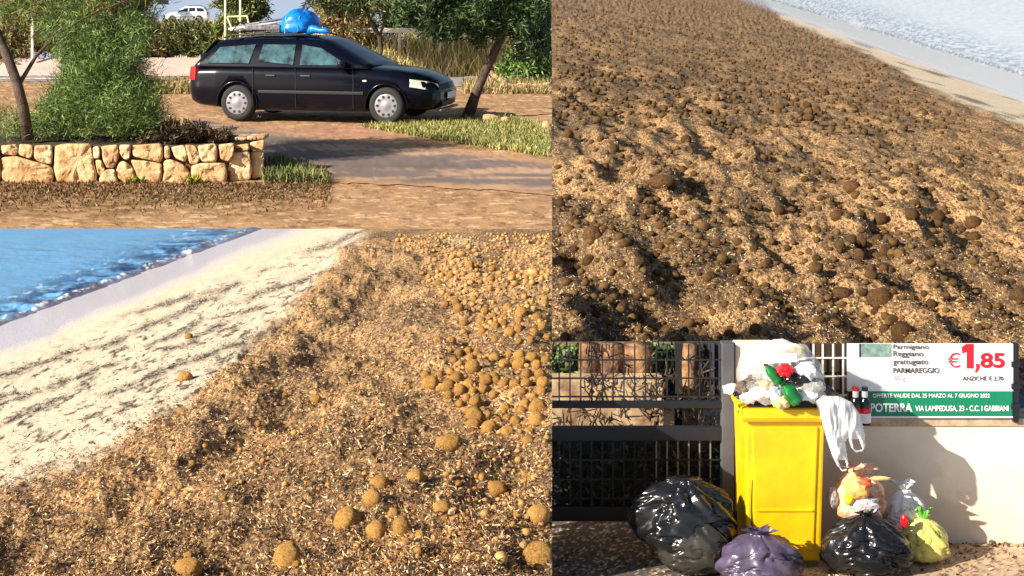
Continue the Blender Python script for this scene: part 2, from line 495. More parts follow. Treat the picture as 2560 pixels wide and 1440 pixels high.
def wrack_density(u, v):
    L = LOW.L(u, v); s = L / 20.0; t = (u * 0.93 - v * 0.36) / 120.0
    w1 = np.abs(fbm(t * 0.8, s * 0.9, 70, 4, .6) - 0.5)
    g = sstep(0.4, 0.66, fbm(t * 1.4, s * 0.5, 77, 3) + 0.12 * sstep(60, 200, L))
    a = wrack_lines(u, v)
    b = 0.16 * sstep(0.5, 0.75, fbm(u / 26, v / 14, 95, 3)) * sstep(100, 190, L)
    return np.maximum(a, b) * (1 - LOW.lit(u, v)) * sstep(84 - 0.055 * u + 6, 84 - 0.055 * u + 40, L)
litter('dark_wrack', LOW, 13000, (-150, 1000), (580, 1330), 0.0075, [lin(40, 30, 26), lin(58, 44, 40), lin(30, 24, 24)],
       'dark seaweed wrack strewn in lines over the pale dry sand', wrack_density)

litter('seagrass_litter', LOW, 24000, (-150, 1000), (580, 1330), 0.006, FLK[2:], 'loose brown seagrass bits thinning out over the pale sand below the bank', lambda u, v: .8 * near_bank(u, v) * sstep(.4, .62, fbm(u / 24, v / 12, 97, 3)))
# ------------------------------------------------------------------ seagrass balls
ball_mat = mat('seagrass_ball_fibre', lin(168, 120, 62), rough=0.95, color2=lin(216, 168, 98), vscale=6, bump=0.6, bscale=22, bdist=0.035, spec=0.1, objrand=.22)
BALLS = []
for i in range(7):
    bm = bmesh.new()
    bmesh.ops.create_icosphere(bm, subdivisions=3 if i < 5 else 2, radius=1.0)
    sx, sy, sz = random.uniform(0.92, 1.12), random.uniform(0.92, 1.1), random.uniform(0.82, 1.0)
    for vtx in bm.verts:
        c = vtx.co
        n = float(fbm(c.x * 1.6 + 5 * i + c.z, c.y * 1.6 + c.z * 1.3, 400 + i, 3)) - 0.5
        n2 = float(vnoise(c.x * 9 + c.z * 4, c.y * 9 + 7 * c.z, 450 + i)) - 0.5
        vtx.co = Vector((c.x * sx, c.y * sy, c.z * sz)) * (1 + 0.38 * n + 0.08 * n2)
    for p_ in bm.faces: p_.smooth = True
    if i < 5:                                            # loose fibre ends
        vs0 = [q.co.copy() for q in bm.verts]
        for j in range(320):
            c = random.choice(vs0); nn = c.normalized(); tt = nn.cross(Vector((random.gauss(0, 1), random.gauss(0, 1), random.gauss(0, 1)))).normalized()
            e = (nn * random.uniform(.25, .9) + tt).normalized() * random.uniform(.1, .26); sd = nn.cross(tt) * .014
            c = c * random.uniform(.97, 1.02)
            bm.faces.new([bm.verts.new(c - sd), bm.verts.new(c + sd), bm.verts.new(c + e)])
    me = bpy.data.meshes.new('seagrass_ball'); bm.to_mesh(me); bm.free()
    me.materials.append(ball_mat); BALLS.append(me)

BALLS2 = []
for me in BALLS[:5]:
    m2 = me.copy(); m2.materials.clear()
    m2.materials.append(mat('shaded_ball_fibre', lin(70, 50, 30), rough=0.9, color2=lin(116, 84, 50), vscale=6, bump=0.8, bscale=18, bdist=0.08, spec=0.2, objrand=.35)); BALLS2.append(m2)  # darker copy of the fibre: backlit shade is put into the colour

def ball(B, u, v, r, label, group=None, sc=(1, 1, 1)):
    """u, v: photo position of the ball's centre, r: radius in photo pixels"""
    vg, ug = v + r * .6, u
    for _ in range(6):                                   # find the ground spot that shows the ball at u, v
        g = B.ground(np.array([ug]), np.array([vg]))[0]; R = r / F * g[1]
        pu, pv = proj(np.array([g[0], g[1], g[2] + R * .38])); vg += (v - pv) * .7; ug += u - pu
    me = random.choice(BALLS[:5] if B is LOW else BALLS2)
    o = link('seagrass_ball', me, None, None, label, 'seagrass ball', group)
    o.location = (g[0], g[1], g[2] + R * 0.38)
    o.rotation_euler = (random.uniform(-.5, .5), random.uniform(-.5, .5), random.uniform(0, 6.28))
    if sc != (1, 1, 1): o.rotation_euler = (0, 0, random.uniform(-.3, .3))
    o.scale = (R * sc[0], R * sc[1], R * sc[2])
    if B is LOW and u + r * 1.15 > 1380:                 # the beach is cut here, and the ball with it
        bm = bmesh.new(); bm.from_mesh(me)
        M = Matrix.LocRotScale(o.location, o.rotation_euler, o.scale)
        bm.transform(M)
        nrm = Vector((1, -(1380 - 1280) / F, 0)).normalized()
        cut = bmesh.ops.bisect_plane(bm, geom=bm.verts[:] + bm.edges[:] + bm.faces[:], plane_co=(0, 0, H), plane_no=nrm, clear_outer=True)
        es = [e for e in cut['geom_cut'] if isinstance(e, bmesh.types.BMEdge)]
        if es: bmesh.ops.holes_fill(bm, edges=es)
        bm.transform(M.inverted())
        m2 = bpy.data.meshes.new('seagrass_ball'); bm.to_mesh(m2); bm.free(); m2.materials.clear(); m2.materials.append(ball_mat)
        for q in m2.polygons: q.use_smooth = len(q.vertices) < 5
        o.data = m2
    return o

def ball_stuff(name, B, u, v, r, label):
    tm = BALLS[6]; vt = np.empty(len(tm.vertices) * 3, np.float32); tm.vertices.foreach_get('co', vt); vt = vt.reshape(-1, 3)
    ft = np.array([list(p_.vertices) for p_ in tm.polygons])
    g = B.ground(u, v); R = r / F * g[:, 1]
    n = len(u); ang = rng.uniform(0, 6.28, n); ca, sa = np.cos(ang), np.sin(ang)
    x = vt[None, :, 0] * ca[:, None] - vt[None, :, 1] * sa[:, None]; y = vt[None, :, 0] * sa[:, None] + vt[None, :, 1] * ca[:, None]
    V = np.stack([x, y, np.broadcast_to(vt[None, :, 2], x.shape)], -1) * R[:, None, None] * rng.uniform(0.8, 1.15, (n, 1, 3)) + g[:, None, :]
    V[..., 2] += (R * 0.5)[:, None]
    Fc = (ft[None] + (np.arange(n) * len(vt))[:, None, None]).reshape(-1, 3)
    me = mesh_np(name, V.reshape(-1, 3), Fc, smooth=True)
    link(name, me, mat('small_ball_fibre' if B is LOW else 'small_shaded_ball_fibre', lin(158, 114, 64) * (1 if B is LOW else 0.14), rough=0.9, color2=lin(206, 160, 98) * (1 if B is LOW else 0.26), vscale=30 / B.h, spec=0.2), label=label, cat='seagrass balls', kind='stuff')  # upper-beach balls darkened in colour to look backlit

# the big ones one can point to on the lower beach
for u, v, r, sc, lab in [
    (720, 1394, 34, (1, 1, 1.15), 'large egg-shaped seagrass ball with a long dark shadow, nearest the bottom edge'),
    (868, 1300, 34, (1, 1, 1), 'large round seagrass ball left of a trio in the foreground litter'),
    (942, 1331, 29, (1, 1, 1.1), 'round seagrass ball between the large round one and the lumpy one'),
    (1004, 1322, 28, (.9, .9, 1.25), 'lumpy upright seagrass ball with a smaller one behind its top'),
    (984, 1284, 15, (1, 1, 1), 'small seagrass ball touching the top of the lumpy upright one'),
    (932, 1247, 24, (1, 1, 1), 'front ball of the touching pair above the foreground trio'),
    (951, 1212, 28, (1, 1, .95), 'rear ball of the touching pair above the foreground trio'),
    (1040, 1196, 24, (1, 1, 1.05), 'lone cone-like seagrass ball right of the touching pair'),
    (1123, 1110, 29, (1.1, 1, .85), 'broad flattened seagrass ball standing below the dense ball heap'),
    (1188, 1040, 24, (1, 1, 1), 'large ball at the top of the small heap above the flattened ball'),
    (1184, 1064, 19, (1, 1, 1), 'ball at lower left of the small heap above the flattened ball'),
    (1223, 1069, 19, (1, 1, 1), 'ball at lower right of the small heap above the flattened ball'),
    (1346, 1287, 26, (1, 1, 1), 'round seagrass ball near the right border of the lower beach'),
    (1352, 1392, 44, (1.05, 1, .9), 'biggest half-cut seagrass ball in the bottom right corner of the beach'),
    (1105, 1270, 22, (1.1, 1, .9), 'pale seagrass ball right of the lumpy upright one'),
    (1243, 1226, 25, (1, 1, .9), 'pale cracked seagrass ball below the flattened ball'),
    (470, 1424, 30, (1.1, 1, 1), 'rough seagrass ball cut by the bottom edge left of centre'),
    (1050, 1340, 15, (1, 1, 1), 'little ball just right of the lumpy upright one'),
    (1045, 1378, 13, (1, 1, 1), 'little ball below the lumpy upright one'),
    (463, 943, 17, (1, 1, .9), 'lone tan ball with dark shadow on the pale sand'),
    (472, 842, 10, (1, 1, 1), 'tiny lone ball high on the pale sand'),
    (1320, 1103, 17, (1, 1, 1), 'lone ball right of the flattened one, near the border'),
    (925, 1402, 16, (1, 1, 1), 'ball at the bottom edge right of the egg-shaped one'),
    (825, 1305, 14, (.8, .8, 1.2), 'small ball leaning on the large round one from the left'),
    (790, 988, 14, (1, 1, 1), 'small lone ball on the brown litter slope'),
    (460, 1032, 15, (1.2, 1, .8), 'flat tan lump beside a black hollow at the sand edge'),
]:
    ball(LOW, u, v, r, lab, None, sc)

def scatter(B, polys, n, rr, label, group, mind=0.85, stuff=None):
    """balls scattered over regions: polys = [(poly, weight, rmul)]"""
    out = []; arr = np.zeros((n + 1, 3))
    tries = 0
    tot = sum(w for _, w, _ in polys)
    while len(out) < n and tries < n * 60:
        tries += 1
        x = random.random() * tot
        for poly, w, rm in polys:
            x -= w
            if x <= 0: break
        us = [p_[0] for p_ in poly]; vs2 = [p_[1] for p_ in poly]
        u = random.uniform(min(us), max(us)); v = random.uniform(min(vs2), max(vs2))
        if not in_poly(np.array([u]), np.array([v]), poly)[0]: continue
        dref = float(B.d(np.array(u), np.array(v)))
        r = rr * random.lognormvariate(0, 0.28) * rm / dref
        if B is LOW and (v - r * 2 < 580 or u + r > 1378): continue
        if B is HIGH and u - r < 1384: continue
        m = len(out)
        if m and (((u - arr[:m, 0]) ** 2 + ((v - arr[:m, 1]) * 1.3) ** 2) < (mind * (r + arr[:m, 2])) ** 2).any(): continue
        arr[m] = (u, v, r); out.append((u, v, r))
    return out
heapA = [(1090, 850), (1160, 850), (1210, 890), (1380, 880), (1380, 1075), (1280, 1090), (1160, 1030), (1070, 960), (1060, 930), (1160, 930)]
heapB = [(1050, 655), (1130, 650), (1380, 690), (1380, 860), (1230, 850), (1150, 790), (1060, 720)]
topR = [(1000, 590), (1380, 585), (1380, 700), (1130, 660), (990, 640)]
rightR = [(1150, 1080), (1380, 1080), (1380, 1436), (1060, 1436), (1080, 1250)]
openR = [(780, 900), (1060, 800), (1380, 1050), (1380, 1436), (500, 1436), (300, 1250), (600, 1050)]
S = scatter(LOW, [(heapA, 6.5, 1.1), (heapB, 5.0, 0.95)], 230, 27.0, '', '')
S.sort(key=lambda t: -t[2])
REST = S[100:]
for u, v, r in S[:100]:
    inA = v > 835 and u > 1060
    if inA: ball(LOW, u, v, r, 'tan ball in the dense heap at mid right of the lower beach', 'balls heaped at mid right of the lower beach')
    else: ball(LOW, u, v, r, 'small tan ball in the crowded belt at upper right of the lower beach', 'balls crowded at upper right of the lower beach')
S = scatter(LOW, [(openR, 1, 0.85)], 34, 17.0, '', '', 2.0)
for u, v, r in S: ball(LOW, u, v, r, 'small ball scattered singly in the brown litter of the lower beach', 'single balls in the lower beach litter')
S = np.array(scatter(LOW, [(topR, 5, 0.75), (heapB, 4, 0.5), (heapA, 2, 0.5), (openR, 4, 0.45), (rightR, 2.5, .6)], 1100, 21.0, '', '', 0.8) + REST)
ball_stuff('small_seagrass_balls', LOW, S[:, 0], S[:, 1], S[:, 2], 'countless tiny seagrass balls between the bigger ones beside the blue water')

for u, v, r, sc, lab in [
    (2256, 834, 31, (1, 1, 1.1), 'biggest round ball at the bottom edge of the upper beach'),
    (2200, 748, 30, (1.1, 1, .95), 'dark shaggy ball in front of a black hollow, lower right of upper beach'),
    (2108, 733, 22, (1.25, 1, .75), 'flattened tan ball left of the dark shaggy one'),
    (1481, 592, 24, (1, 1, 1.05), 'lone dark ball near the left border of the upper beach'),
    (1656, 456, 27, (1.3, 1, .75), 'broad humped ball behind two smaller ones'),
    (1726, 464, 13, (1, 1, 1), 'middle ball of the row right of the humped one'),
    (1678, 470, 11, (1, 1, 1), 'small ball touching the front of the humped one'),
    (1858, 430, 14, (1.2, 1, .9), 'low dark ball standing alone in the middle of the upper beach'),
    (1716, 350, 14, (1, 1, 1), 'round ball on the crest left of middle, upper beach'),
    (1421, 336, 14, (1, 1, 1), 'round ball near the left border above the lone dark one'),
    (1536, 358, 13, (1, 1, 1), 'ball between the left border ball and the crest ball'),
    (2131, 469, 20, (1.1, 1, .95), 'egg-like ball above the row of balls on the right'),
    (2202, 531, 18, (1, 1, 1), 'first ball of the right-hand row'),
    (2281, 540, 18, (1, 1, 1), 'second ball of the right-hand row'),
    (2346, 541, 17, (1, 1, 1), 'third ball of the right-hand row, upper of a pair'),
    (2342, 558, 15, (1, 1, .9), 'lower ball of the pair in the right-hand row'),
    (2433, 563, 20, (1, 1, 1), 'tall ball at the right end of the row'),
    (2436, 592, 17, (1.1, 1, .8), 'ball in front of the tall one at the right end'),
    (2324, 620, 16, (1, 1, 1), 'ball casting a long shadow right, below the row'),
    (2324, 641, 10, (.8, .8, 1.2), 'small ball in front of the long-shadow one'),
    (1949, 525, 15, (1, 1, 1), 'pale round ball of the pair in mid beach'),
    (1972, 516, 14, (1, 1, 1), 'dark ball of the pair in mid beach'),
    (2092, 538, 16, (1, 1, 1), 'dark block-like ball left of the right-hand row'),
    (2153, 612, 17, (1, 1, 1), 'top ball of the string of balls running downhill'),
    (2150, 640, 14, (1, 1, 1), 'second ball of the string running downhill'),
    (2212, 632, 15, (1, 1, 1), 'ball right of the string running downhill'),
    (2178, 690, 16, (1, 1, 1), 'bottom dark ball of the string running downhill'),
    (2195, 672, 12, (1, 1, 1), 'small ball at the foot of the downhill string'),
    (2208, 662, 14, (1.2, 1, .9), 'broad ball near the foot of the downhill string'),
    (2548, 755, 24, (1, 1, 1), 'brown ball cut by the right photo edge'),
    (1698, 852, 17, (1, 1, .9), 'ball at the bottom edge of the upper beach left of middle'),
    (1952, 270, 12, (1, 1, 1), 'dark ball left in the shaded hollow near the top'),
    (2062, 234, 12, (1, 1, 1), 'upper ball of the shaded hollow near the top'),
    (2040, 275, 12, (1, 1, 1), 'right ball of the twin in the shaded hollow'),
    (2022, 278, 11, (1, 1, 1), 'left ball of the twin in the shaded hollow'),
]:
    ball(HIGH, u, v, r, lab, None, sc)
clump = [(1940, 230), (2120, 215), (2170, 260), (2120, 300), (1990, 320), (1920, 290)]
string = [(2130, 585), (2200, 590), (2240, 640), (2215, 710), (2150, 680)]
bel = [(2170, 440), (2330, 460), (2330, 520), (2200, 500)]
leftB = [(1384, 180), (1900, 200), (1900, 330), (1700, 420), (1384, 420)]
rest = [(1384, 420), (1900, 330), (2480, 330), (2560, 500), (2560, 855), (1384, 855)]
S = scatter(HIGH, [(clump, 2.2, 1), (string, 1.2, 1.0), (bel, 1.2, .9)], 50, 900.0, '', '', 0.85)
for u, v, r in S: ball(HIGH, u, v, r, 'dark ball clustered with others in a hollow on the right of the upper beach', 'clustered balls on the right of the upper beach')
S = scatter(HIGH, [(leftB, 5, .85), (rest, 3, .85)], 230, 900.0, '', '', 1.3)
S.sort(key=lambda t: -t[2]); REST = S[62:]; S = S[:62]
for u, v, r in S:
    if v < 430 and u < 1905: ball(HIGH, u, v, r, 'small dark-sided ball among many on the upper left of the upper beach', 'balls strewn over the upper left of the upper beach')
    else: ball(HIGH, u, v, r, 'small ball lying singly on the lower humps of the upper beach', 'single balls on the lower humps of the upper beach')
farB = [(1384, 20), (1880, 12), (2250, 190), (2450, 330), (1900, 330), (1384, 300)]
S = np.array(scatter(HIGH, [(farB, 7, .85), (rest, 4, .55)], 2600, 1150.0, '', '', 0.9) + REST)
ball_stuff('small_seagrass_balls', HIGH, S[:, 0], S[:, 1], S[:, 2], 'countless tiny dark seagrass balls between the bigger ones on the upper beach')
leaf_mat = mat('leaves', attr=True, rough=0.6, spec=0.35)
# ------------------------------------------------------------------ the roadside wall, gate and rubbish
A4, B4 = -0.03313, 1.029e-4                     # ground: 1/distance = A4 + B4 * row
def d4(v): return 1.0 / (A4 + B4 * np.asarray(v, float))
U, V = np.meshgrid(np.arange(1240, 2760, 5.0), np.arange(1255, 1560, 3.0))
pg = PA(U, V, d4(V))
n1 = fbm(pg[..., 0] * 9, pg[..., 1] * 9, 500, 4); n2 = fbm(pg[..., 0] * 45, pg[..., 1] * 45, 510, 3, .7)
pg[..., 2] += 0.012 * (n1 - .5) + 0.012 * (n2 - .5)
me = mesh_np('pavement', pg.reshape(-1, 3), grid_faces(*U.shape)[:, ::-1], smooth=True)
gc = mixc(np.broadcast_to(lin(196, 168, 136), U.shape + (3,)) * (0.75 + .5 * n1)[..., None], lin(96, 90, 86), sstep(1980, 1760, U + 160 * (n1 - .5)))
gc = mixc(gc, lin(70, 48, 34), 0.8 * sstep(.58, .7, n2)); gc = mixc(gc, lin(222, 196, 160), .8 * sstep(.64, .74, fbm(pg[..., 0] * 70, pg[..., 1] * 70, 520, 2)))
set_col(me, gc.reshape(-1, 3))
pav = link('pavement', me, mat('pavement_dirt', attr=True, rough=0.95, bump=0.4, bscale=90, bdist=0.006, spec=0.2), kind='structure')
skirt('earth_edge', pg[-1], 10.0, earth_mat, pav)
DW = 9.38
def rect(mb, u0, v0, u1, v1, d, thick):
    """upright slab facing the road: front face at distance d"""
    a = P(u0, v1, d); b = P(u1, v0, d)
    return mb.box(((a.x + b.x) / 2, d + thick / 2, (a.z + b.z) / 2), (b.x - a.x, thick, b.z - a.z))

# cream wall with its ledge
wall = thing('boundary_wall', P(2300, 1358, DW), 'cream plastered low wall below the price poster', 'wall')
def part(mb, name, m, parent, **kw):
    o = mb.build(name, m, None, **kw); o.parent = parent
    o.matrix_parent_inverse = Matrix.Translation(parent.location).inverted() if parent.parent is None else Matrix.Identity(4)
    return o
m_plaster = mat('cream_plaster', lin(232, 214, 190), rough=0.9, color2=lin(244, 229, 208), vscale=2.5, bump=0.25, bscale=40, bdist=0.004)
part(rect(MB(), 2052, 1066, 2760, 1385, DW, 0.2), 'wall_face', m_plaster, wall)
part(rect(MB(), 2048, 1046, 2762, 1066, DW - 0.012, 0.23), 'coping', mat('stained_coping', lin(168, 142, 112), rough=0.9, color2=lin(214, 190, 160), vscale=9), wall, bevel=0.004)

# poster board
poster = thing('price_poster', P(2330, 1045, DW - 0.02), 'white and green supermarket price poster fixed above the cream wall', 'poster')
DP = DW - 0.03
m_white = mat('poster_white', lin(243, 240, 238), rough=0.5, var=0.04, vscale=6)
m_pgreen = mat('poster_green', lin(14, 128, 88), rough=0.45, var=0.08, vscale=8)
m_pred = mat('poster_red', lin(226, 24, 40), rough=0.5)
m_pgrey = mat('poster_grey', lin(92, 84, 84), rough=0.5)
m_ptext = mat('poster_white_text', lin(248, 248, 248), rough=0.5)
part(rect(MB(), 2119, 860, 2534, 978, DP, 0.02), 'paper_panel', m_white, poster)
part(rect(MB(), 2152, 978, 2531, 1041, DP - 0.001, 0.02), 'green_band', m_pgreen, poster)
part(rect(MB(), 2150, 1041, 2532, 1045, DP - 0.003, 0.022), 'lower_trim', m_white, poster)
part(rect(MB(), 2152, 860, 2228, 892, DP - 0.003, 0.003), 'product_picture', mat('product_picture', lin(96, 130, 118), rough=0.5, color2=lin(150, 172, 160), vscale=30), poster)
part(rect(MB(), 2148, 860, 2152, 893, DP - 0.004, 0.004), 'picture_border', mat('black_paint', (0.012, 0.012, 0.014), rough=0.45), poster)
part(rect(MB(), 2534, 860, 2547, 1056, DP - 0.01, 0.05), 'frame_post', MATS['black_paint'], poster)
for vv in (905, 960, 1010): part(rect(MB(), 2530, vv, 2551, vv + 14, DP - 0.018, 0.02), 'clamp', MATS['black_paint'], poster, bevel=0.003)
def text(body, u0, v0, u1, v1, m, parent, d, bold=0.0, name='lettering'):
    cu = bpy.data.curves.new(name, 'FONT'); cu.body = body; cu.offset = bold; cu.extrude = 0.004
    tmp = bpy.data.objects.new(name, cu); COL.objects.link(tmp)
    dg = bpy.context.evaluated_depsgraph_get()
    me = bpy.data.meshes.new_from_object(tmp.evaluated_get(dg))
    bpy.data.objects.remove(tmp); bpy.data.curves.remove(cu)
    co = np.empty(len(me.vertices) * 3, np.float32); me.vertices.foreach_get('co', co); co = co.reshape(-1, 3)
    mn, mx = co.min(0), co.max(0); a = P(u0, v1, d); b = P(u1, v0, d)
    out = np.empty_like(co)
    out[:, 0] = a.x + (co[:, 0] - mn[0]) / (mx[0] - mn[0]) * (b.x - a.x)
    out[:, 2] = a.z + (co[:, 1] - mn[1]) / (mx[1] - mn[1]) * (b.z - a.z)
    out[:, 1] = d - co[:, 2] * 0.2
    me.vertices.foreach_set('co', out.ravel()); me.update()
    me.materials.clear()
    o = link(name, me, m); o.parent = parent; o.matrix_parent_inverse = Matrix.Translation(parent.location).inverted()
    return o
DT = DP - 0.004
text('Parmigiano', 2233, 861, 2322, 876, m_pgrey, poster, DT, 0.008)
text('Reggiano', 2233, 877, 2308, 895, m_pgrey, poster, DT, 0.008)
text('grattugiato', 2233, 898, 2320, 915, m_pgrey, poster, DT, 0.008)
text('PARMAREGGIO', 2233, 919, 2348, 933, m_pgrey, poster, DT, 0.012)
text('60 g', 2233, 939, 2262, 954, mat('poster_pale_text', lin(214, 190, 190), rough=.5), poster, DT)
text('€', 2369, 882, 2401, 919, m_pred, poster, DT, -0.005)
part(MB().prism([P(u_, v_, DT) for u_, v_ in ((2404, 868), (2416, 860), (2434, 860), (2434, 921), (2417, 921), (2417, 879), (2406, 884))], (0, .003, 0)), 'lettering', m_pred, poster)
text('85', 2451, 882, 2512, 920, m_pred, poster, DT, 0.03)
part(MB().prism([P(u_, v_, DT) for u_, v_ in ((2439, 910), (2449, 910), (2449, 920), (2442, 931), (2437, 931), (2441, 920))], (0, .003, 0)), 'lettering', m_pred, poster)
text('ANZICHÉ € 2,70', 2406, 938, 2508, 953, m_pgrey, poster, DT, 0.008)
text('OFFERTE VALIDE DAL 25 MARZO AL 7 GIUGNO 2022', 2182, 984, 2475, 994, m_ptext, poster, DT, 0.012)
text('POTERRA', 2176, 1008, 2281, 1030, m_ptext, poster, DT, 0.03)
text('VIA LAMPEDUSA, 23 - C.C. I GABBIANI', 2288, 1014, 2522, 1030, m_ptext, poster, DT, 0.02)
# gate of welded mesh
bz_ = float(P(0, 1420, 8.85).z)
gate = thing('mesh_gate', P(1600, 1305, DW + .04), 'dark metal mesh gate left of the yellow bin', 'gate')
m_dark = mat('dark_gate_paint', lin(22, 23, 26), rough=0.5, var=0.3, vscale=8)
m_wire = mat('wire', lin(30, 30, 32), rough=0.45)
DG = DW + 0.05
for u in np.arange(1290, 1806, 27.0):
    part(rect(MB(), u - 1.7, 860, u + 1.7, 1010, DG, 0.007), 'wire', m_wire, gate)
    part(rect(MB(), u - 1.7, 1100, u + 1.7, 1272, DG, 0.007), 'wire', m_wire if u < 1640 else mat('bare_wire', lin(120, 118, 112), rough=.4), gate)
for v in (900, 946, 992, 1150, 1198, 1246):
    part(rect(MB(), 1280, v - 1.8, 1808, v + 1.8, DG - 0.008, 0.007), 'wire', m_wire, gate)
part(rect(MB(), 1280, 1006, 1808, 1021, DG - 0.03, 0.05), 'upper_rail', m_dark, gate, bevel=0.003)
part(rect(MB(), 1280, 1069, 1808, 1102, DG - 0.03, 0.05), 'middle_rail', mat('blue_grey_rail', lin(30, 32, 40), rough=0.5, var=.2), gate, bevel=0.003)
part(rect(MB(), 1280, 1268, 1808, 1304, DG - 0.03, 0.05), 'bottom_rail', MATS['black_paint'], gate, bevel=0.003)
part(rect(MB(), 1280, 1098, 1800, 1290, DG + 0.16, 0.02), 'shade_sheet', mat('shade_dark', lin(30, 30, 32), rough=.7, color2=lin(58, 58, 60), vscale=14), gate)  # dark sheet put in for the shade seen through the lower mesh
post = rect(MB(), 1806, 860, 1836, 1345, DG - 0.06, 0.1).build('gate_post', mat('grey_post', lin(88, 88, 92), rough=.5, var=.25, vscale=6), label='grey square steel post between the gate and the yellow bin', cat='post', bevel=0.004)
rect(MB(), 1838, 860, 1935, 1352, DG - 0.03, 0.12).build('pillar', m_plaster, label='pale rendered pillar hidden partly behind the yellow bin', cat='pillar', bevel=0.01)
# white welded grille between pillar and poster
gr = thing('white_grille', P(2075, 1046, DW), 'white welded grille between the rubbish and the poster', 'grille')
m_ww = mat('white_wire', lin(226, 222, 216), rough=.4)
for u in (1950, 1975, 2000, 2034, 2057, 2083, 2108): part(rect(MB(), u - 2.2, 860, u + 2.2, 1046, DW + .02, .008), 'wire', m_ww, gr)
for v in (895, 941, 988): part(rect(MB(), 1936, v - 1.8, 2118, v + 1.8, DW + .012, .007), 'wire', m_ww, gr)
sl = thing('slatted_screen', P(2030, 1046, DW + .2), 'dark brown slatted timber screen behind the white grille', 'screen')
for i, u in enumerate(np.arange(1936, 2120, 13.0)):
    part(rect(MB(), u, 860, u + 11.5, 1052, DW + .16 + .006 * (i % 2), .02), 'slat', mat('dark_slat%d' % (i % 3), lin(52 + 10 * (i % 3), 38 + 7 * (i % 3), 28), rough=.8, var=.4, vscale=12), sl)

# wall added out of view to shade the gate
MB().box(((float(P(1302, 0, 8.85).x)), 8.86, bz_ + .5), (.05, 1.0, 1.5)).build('shade_wall', m_plaster, label='unseen plastered wall added at right angles to shade the gate', cat='wall', bevel=.006)
# behind the gate: low garden wall, bark-covered trunks, trimmed hedge, dark shed
rect(MB(), 1260, 951, 1660, 1300, 10.2, .2).build('garden_wall', mat('warm_plaster', lin(112, 78, 52), rough=.9, color2=lin(220, 190, 148), vscale=4, bump=.3, bscale=20, bdist=.01), label='warm cream garden wall seen through the mesh gate', cat='wall', bevel=.01)
m_bark = mat('peeling_bark', lin(64, 42, 30), rough=.9, color2=lin(172, 128, 86), vscale=9, bump=.8, bscale=14, bdist=.03)
def stump(u0, u1, label):
    d = 10.55; r = (u1 - u0) / 2 / F * d; c = P((u0 + u1) / 2, 860, d); zb = P(0, 1200, d).z
    mb = MB(); pr = []; n = 18; vv = []; ff = []
    hs = np.linspace(zb, c.z, 9)
    for i, z in enumerate(hs):
        for j in range(n):
            a = 2 * math.pi * j / n; q = r * (0.86 + .28 * float(vnoise(j * .9 + u0, i * .6, 3)))
            vv.append((c.x + q * math.cos(a), d + .8 * q * math.sin(a), z))
    for i in range(8):
        for j in range(n): ff.append((i * n + j, i * n + (j + 1) % n, (i + 1) * n + (j + 1) % n, (i + 1) * n + j))
    ff.append(tuple(8 * n + j for j in range(n)))
    mb.add(vv, ff).build('tree_stump', m_bark, smooth=True, label=label, cat='stump')
n = 900; u = rng.uniform(1280, 1800, n); v = rng.uniform(1108, 1270, n)
quads('climbing_leaves', PA(u, v, rng.uniform(DG + .03, DG + .14, n)), .05, .02, rand_dirs(n), leaf_mat, pick([lin(44, 48, 34), lin(70, 66, 50), lin(30, 34, 26)], n), label='dark climbing leaves caught in the lower mesh of the gate', cat='leaves', kind='stuff')
stump(1446, 1500, 'pale sawn trunk leftmost behind the mesh gate')
stump(1502, 1558, 'brown peeling trunk in the middle behind the mesh gate')
stump(1560, 1632, 'orange lit trunk beside the green hedge behind the gate')
n = 1500; u = rng.uniform(1300, 1800, n); v = rng.uniform(870, 1060, n); k = rng.random(n) < sstep(.45, .6, fbm(u / 40, v / 30, 21, 3)); u, v = u[k], v[k]
quads('dry_twigs', PA(u, v, rng.uniform(9.7, 10.1, len(u))), rng.uniform(.04, .12, len(u)), .012, rand_dirs(len(u)) * np.array([.6, .4, 1.2]), leaf_mat, pick([lin(50, 38, 28), lin(34, 28, 24), lin(92, 70, 50)], len(u)), label='tangle of dark dry twigs between the gate and the garden wall', cat='twigs', kind='stuff')
stump(1706, 1744, 'thin pale trunk in front of the dark shed behind the gate')
GREENS = [lin(70, 92, 48), lin(98, 122, 62), lin(48, 66, 36), lin(124, 146, 84)]
def hedge4(u0, u1, label):
    n = 2600; d = rng.uniform(10.7, 11.1, n); u = rng.uniform(u0, u1, n); v = rng.uniform(864, 1010, n)
    quads('trimmed_hedge', PA(u, v, d), .05, .025, rand_dirs(n) * np.array([1, 1, .5]), leaf_mat, pick(GREENS, n), label=label, cat='hedge')
hedge4(1270, 1452, 'clipped green hedge left behind the mesh gate')
hedge4(1626, 1705, 'narrow green hedge between trunk and dark shed')
rect(MB(), 1240, 862, 1960, 1300, 11.3, .1).build('back_fence', mat('brown_boards', lin(98, 76, 56), rough=.9, color2=lin(150, 122, 92), vscale=6), label='weathered brown board fence at the very back behind the hedge', cat='fence')
shed = thing('shed', P(1730, 1300, 10.7), 'dark shed front behind the right half of the gate', 'shed')
part(rect(MB(), 1688, 860, 1812, 1300, 10.62, .06), 'board', mat('shed_dark', lin(34, 30, 30), rough=.8, var=.4), shed)
for u in (1744, 1772, 1798): part(rect(MB(), u, 860, u + 14, 1010, 10.6, .03), 'batten', mat('shed_batten', lin(62, 62, 72), rough=.7, var=.4), shed)
part(rect(MB(), 1722, 1024, 1806, 1068, 10.58, .04), 'sill', mat('shed_sill', lin(176, 174, 172), rough=.7, color2=lin(90, 86, 84), vscale=18), shed)

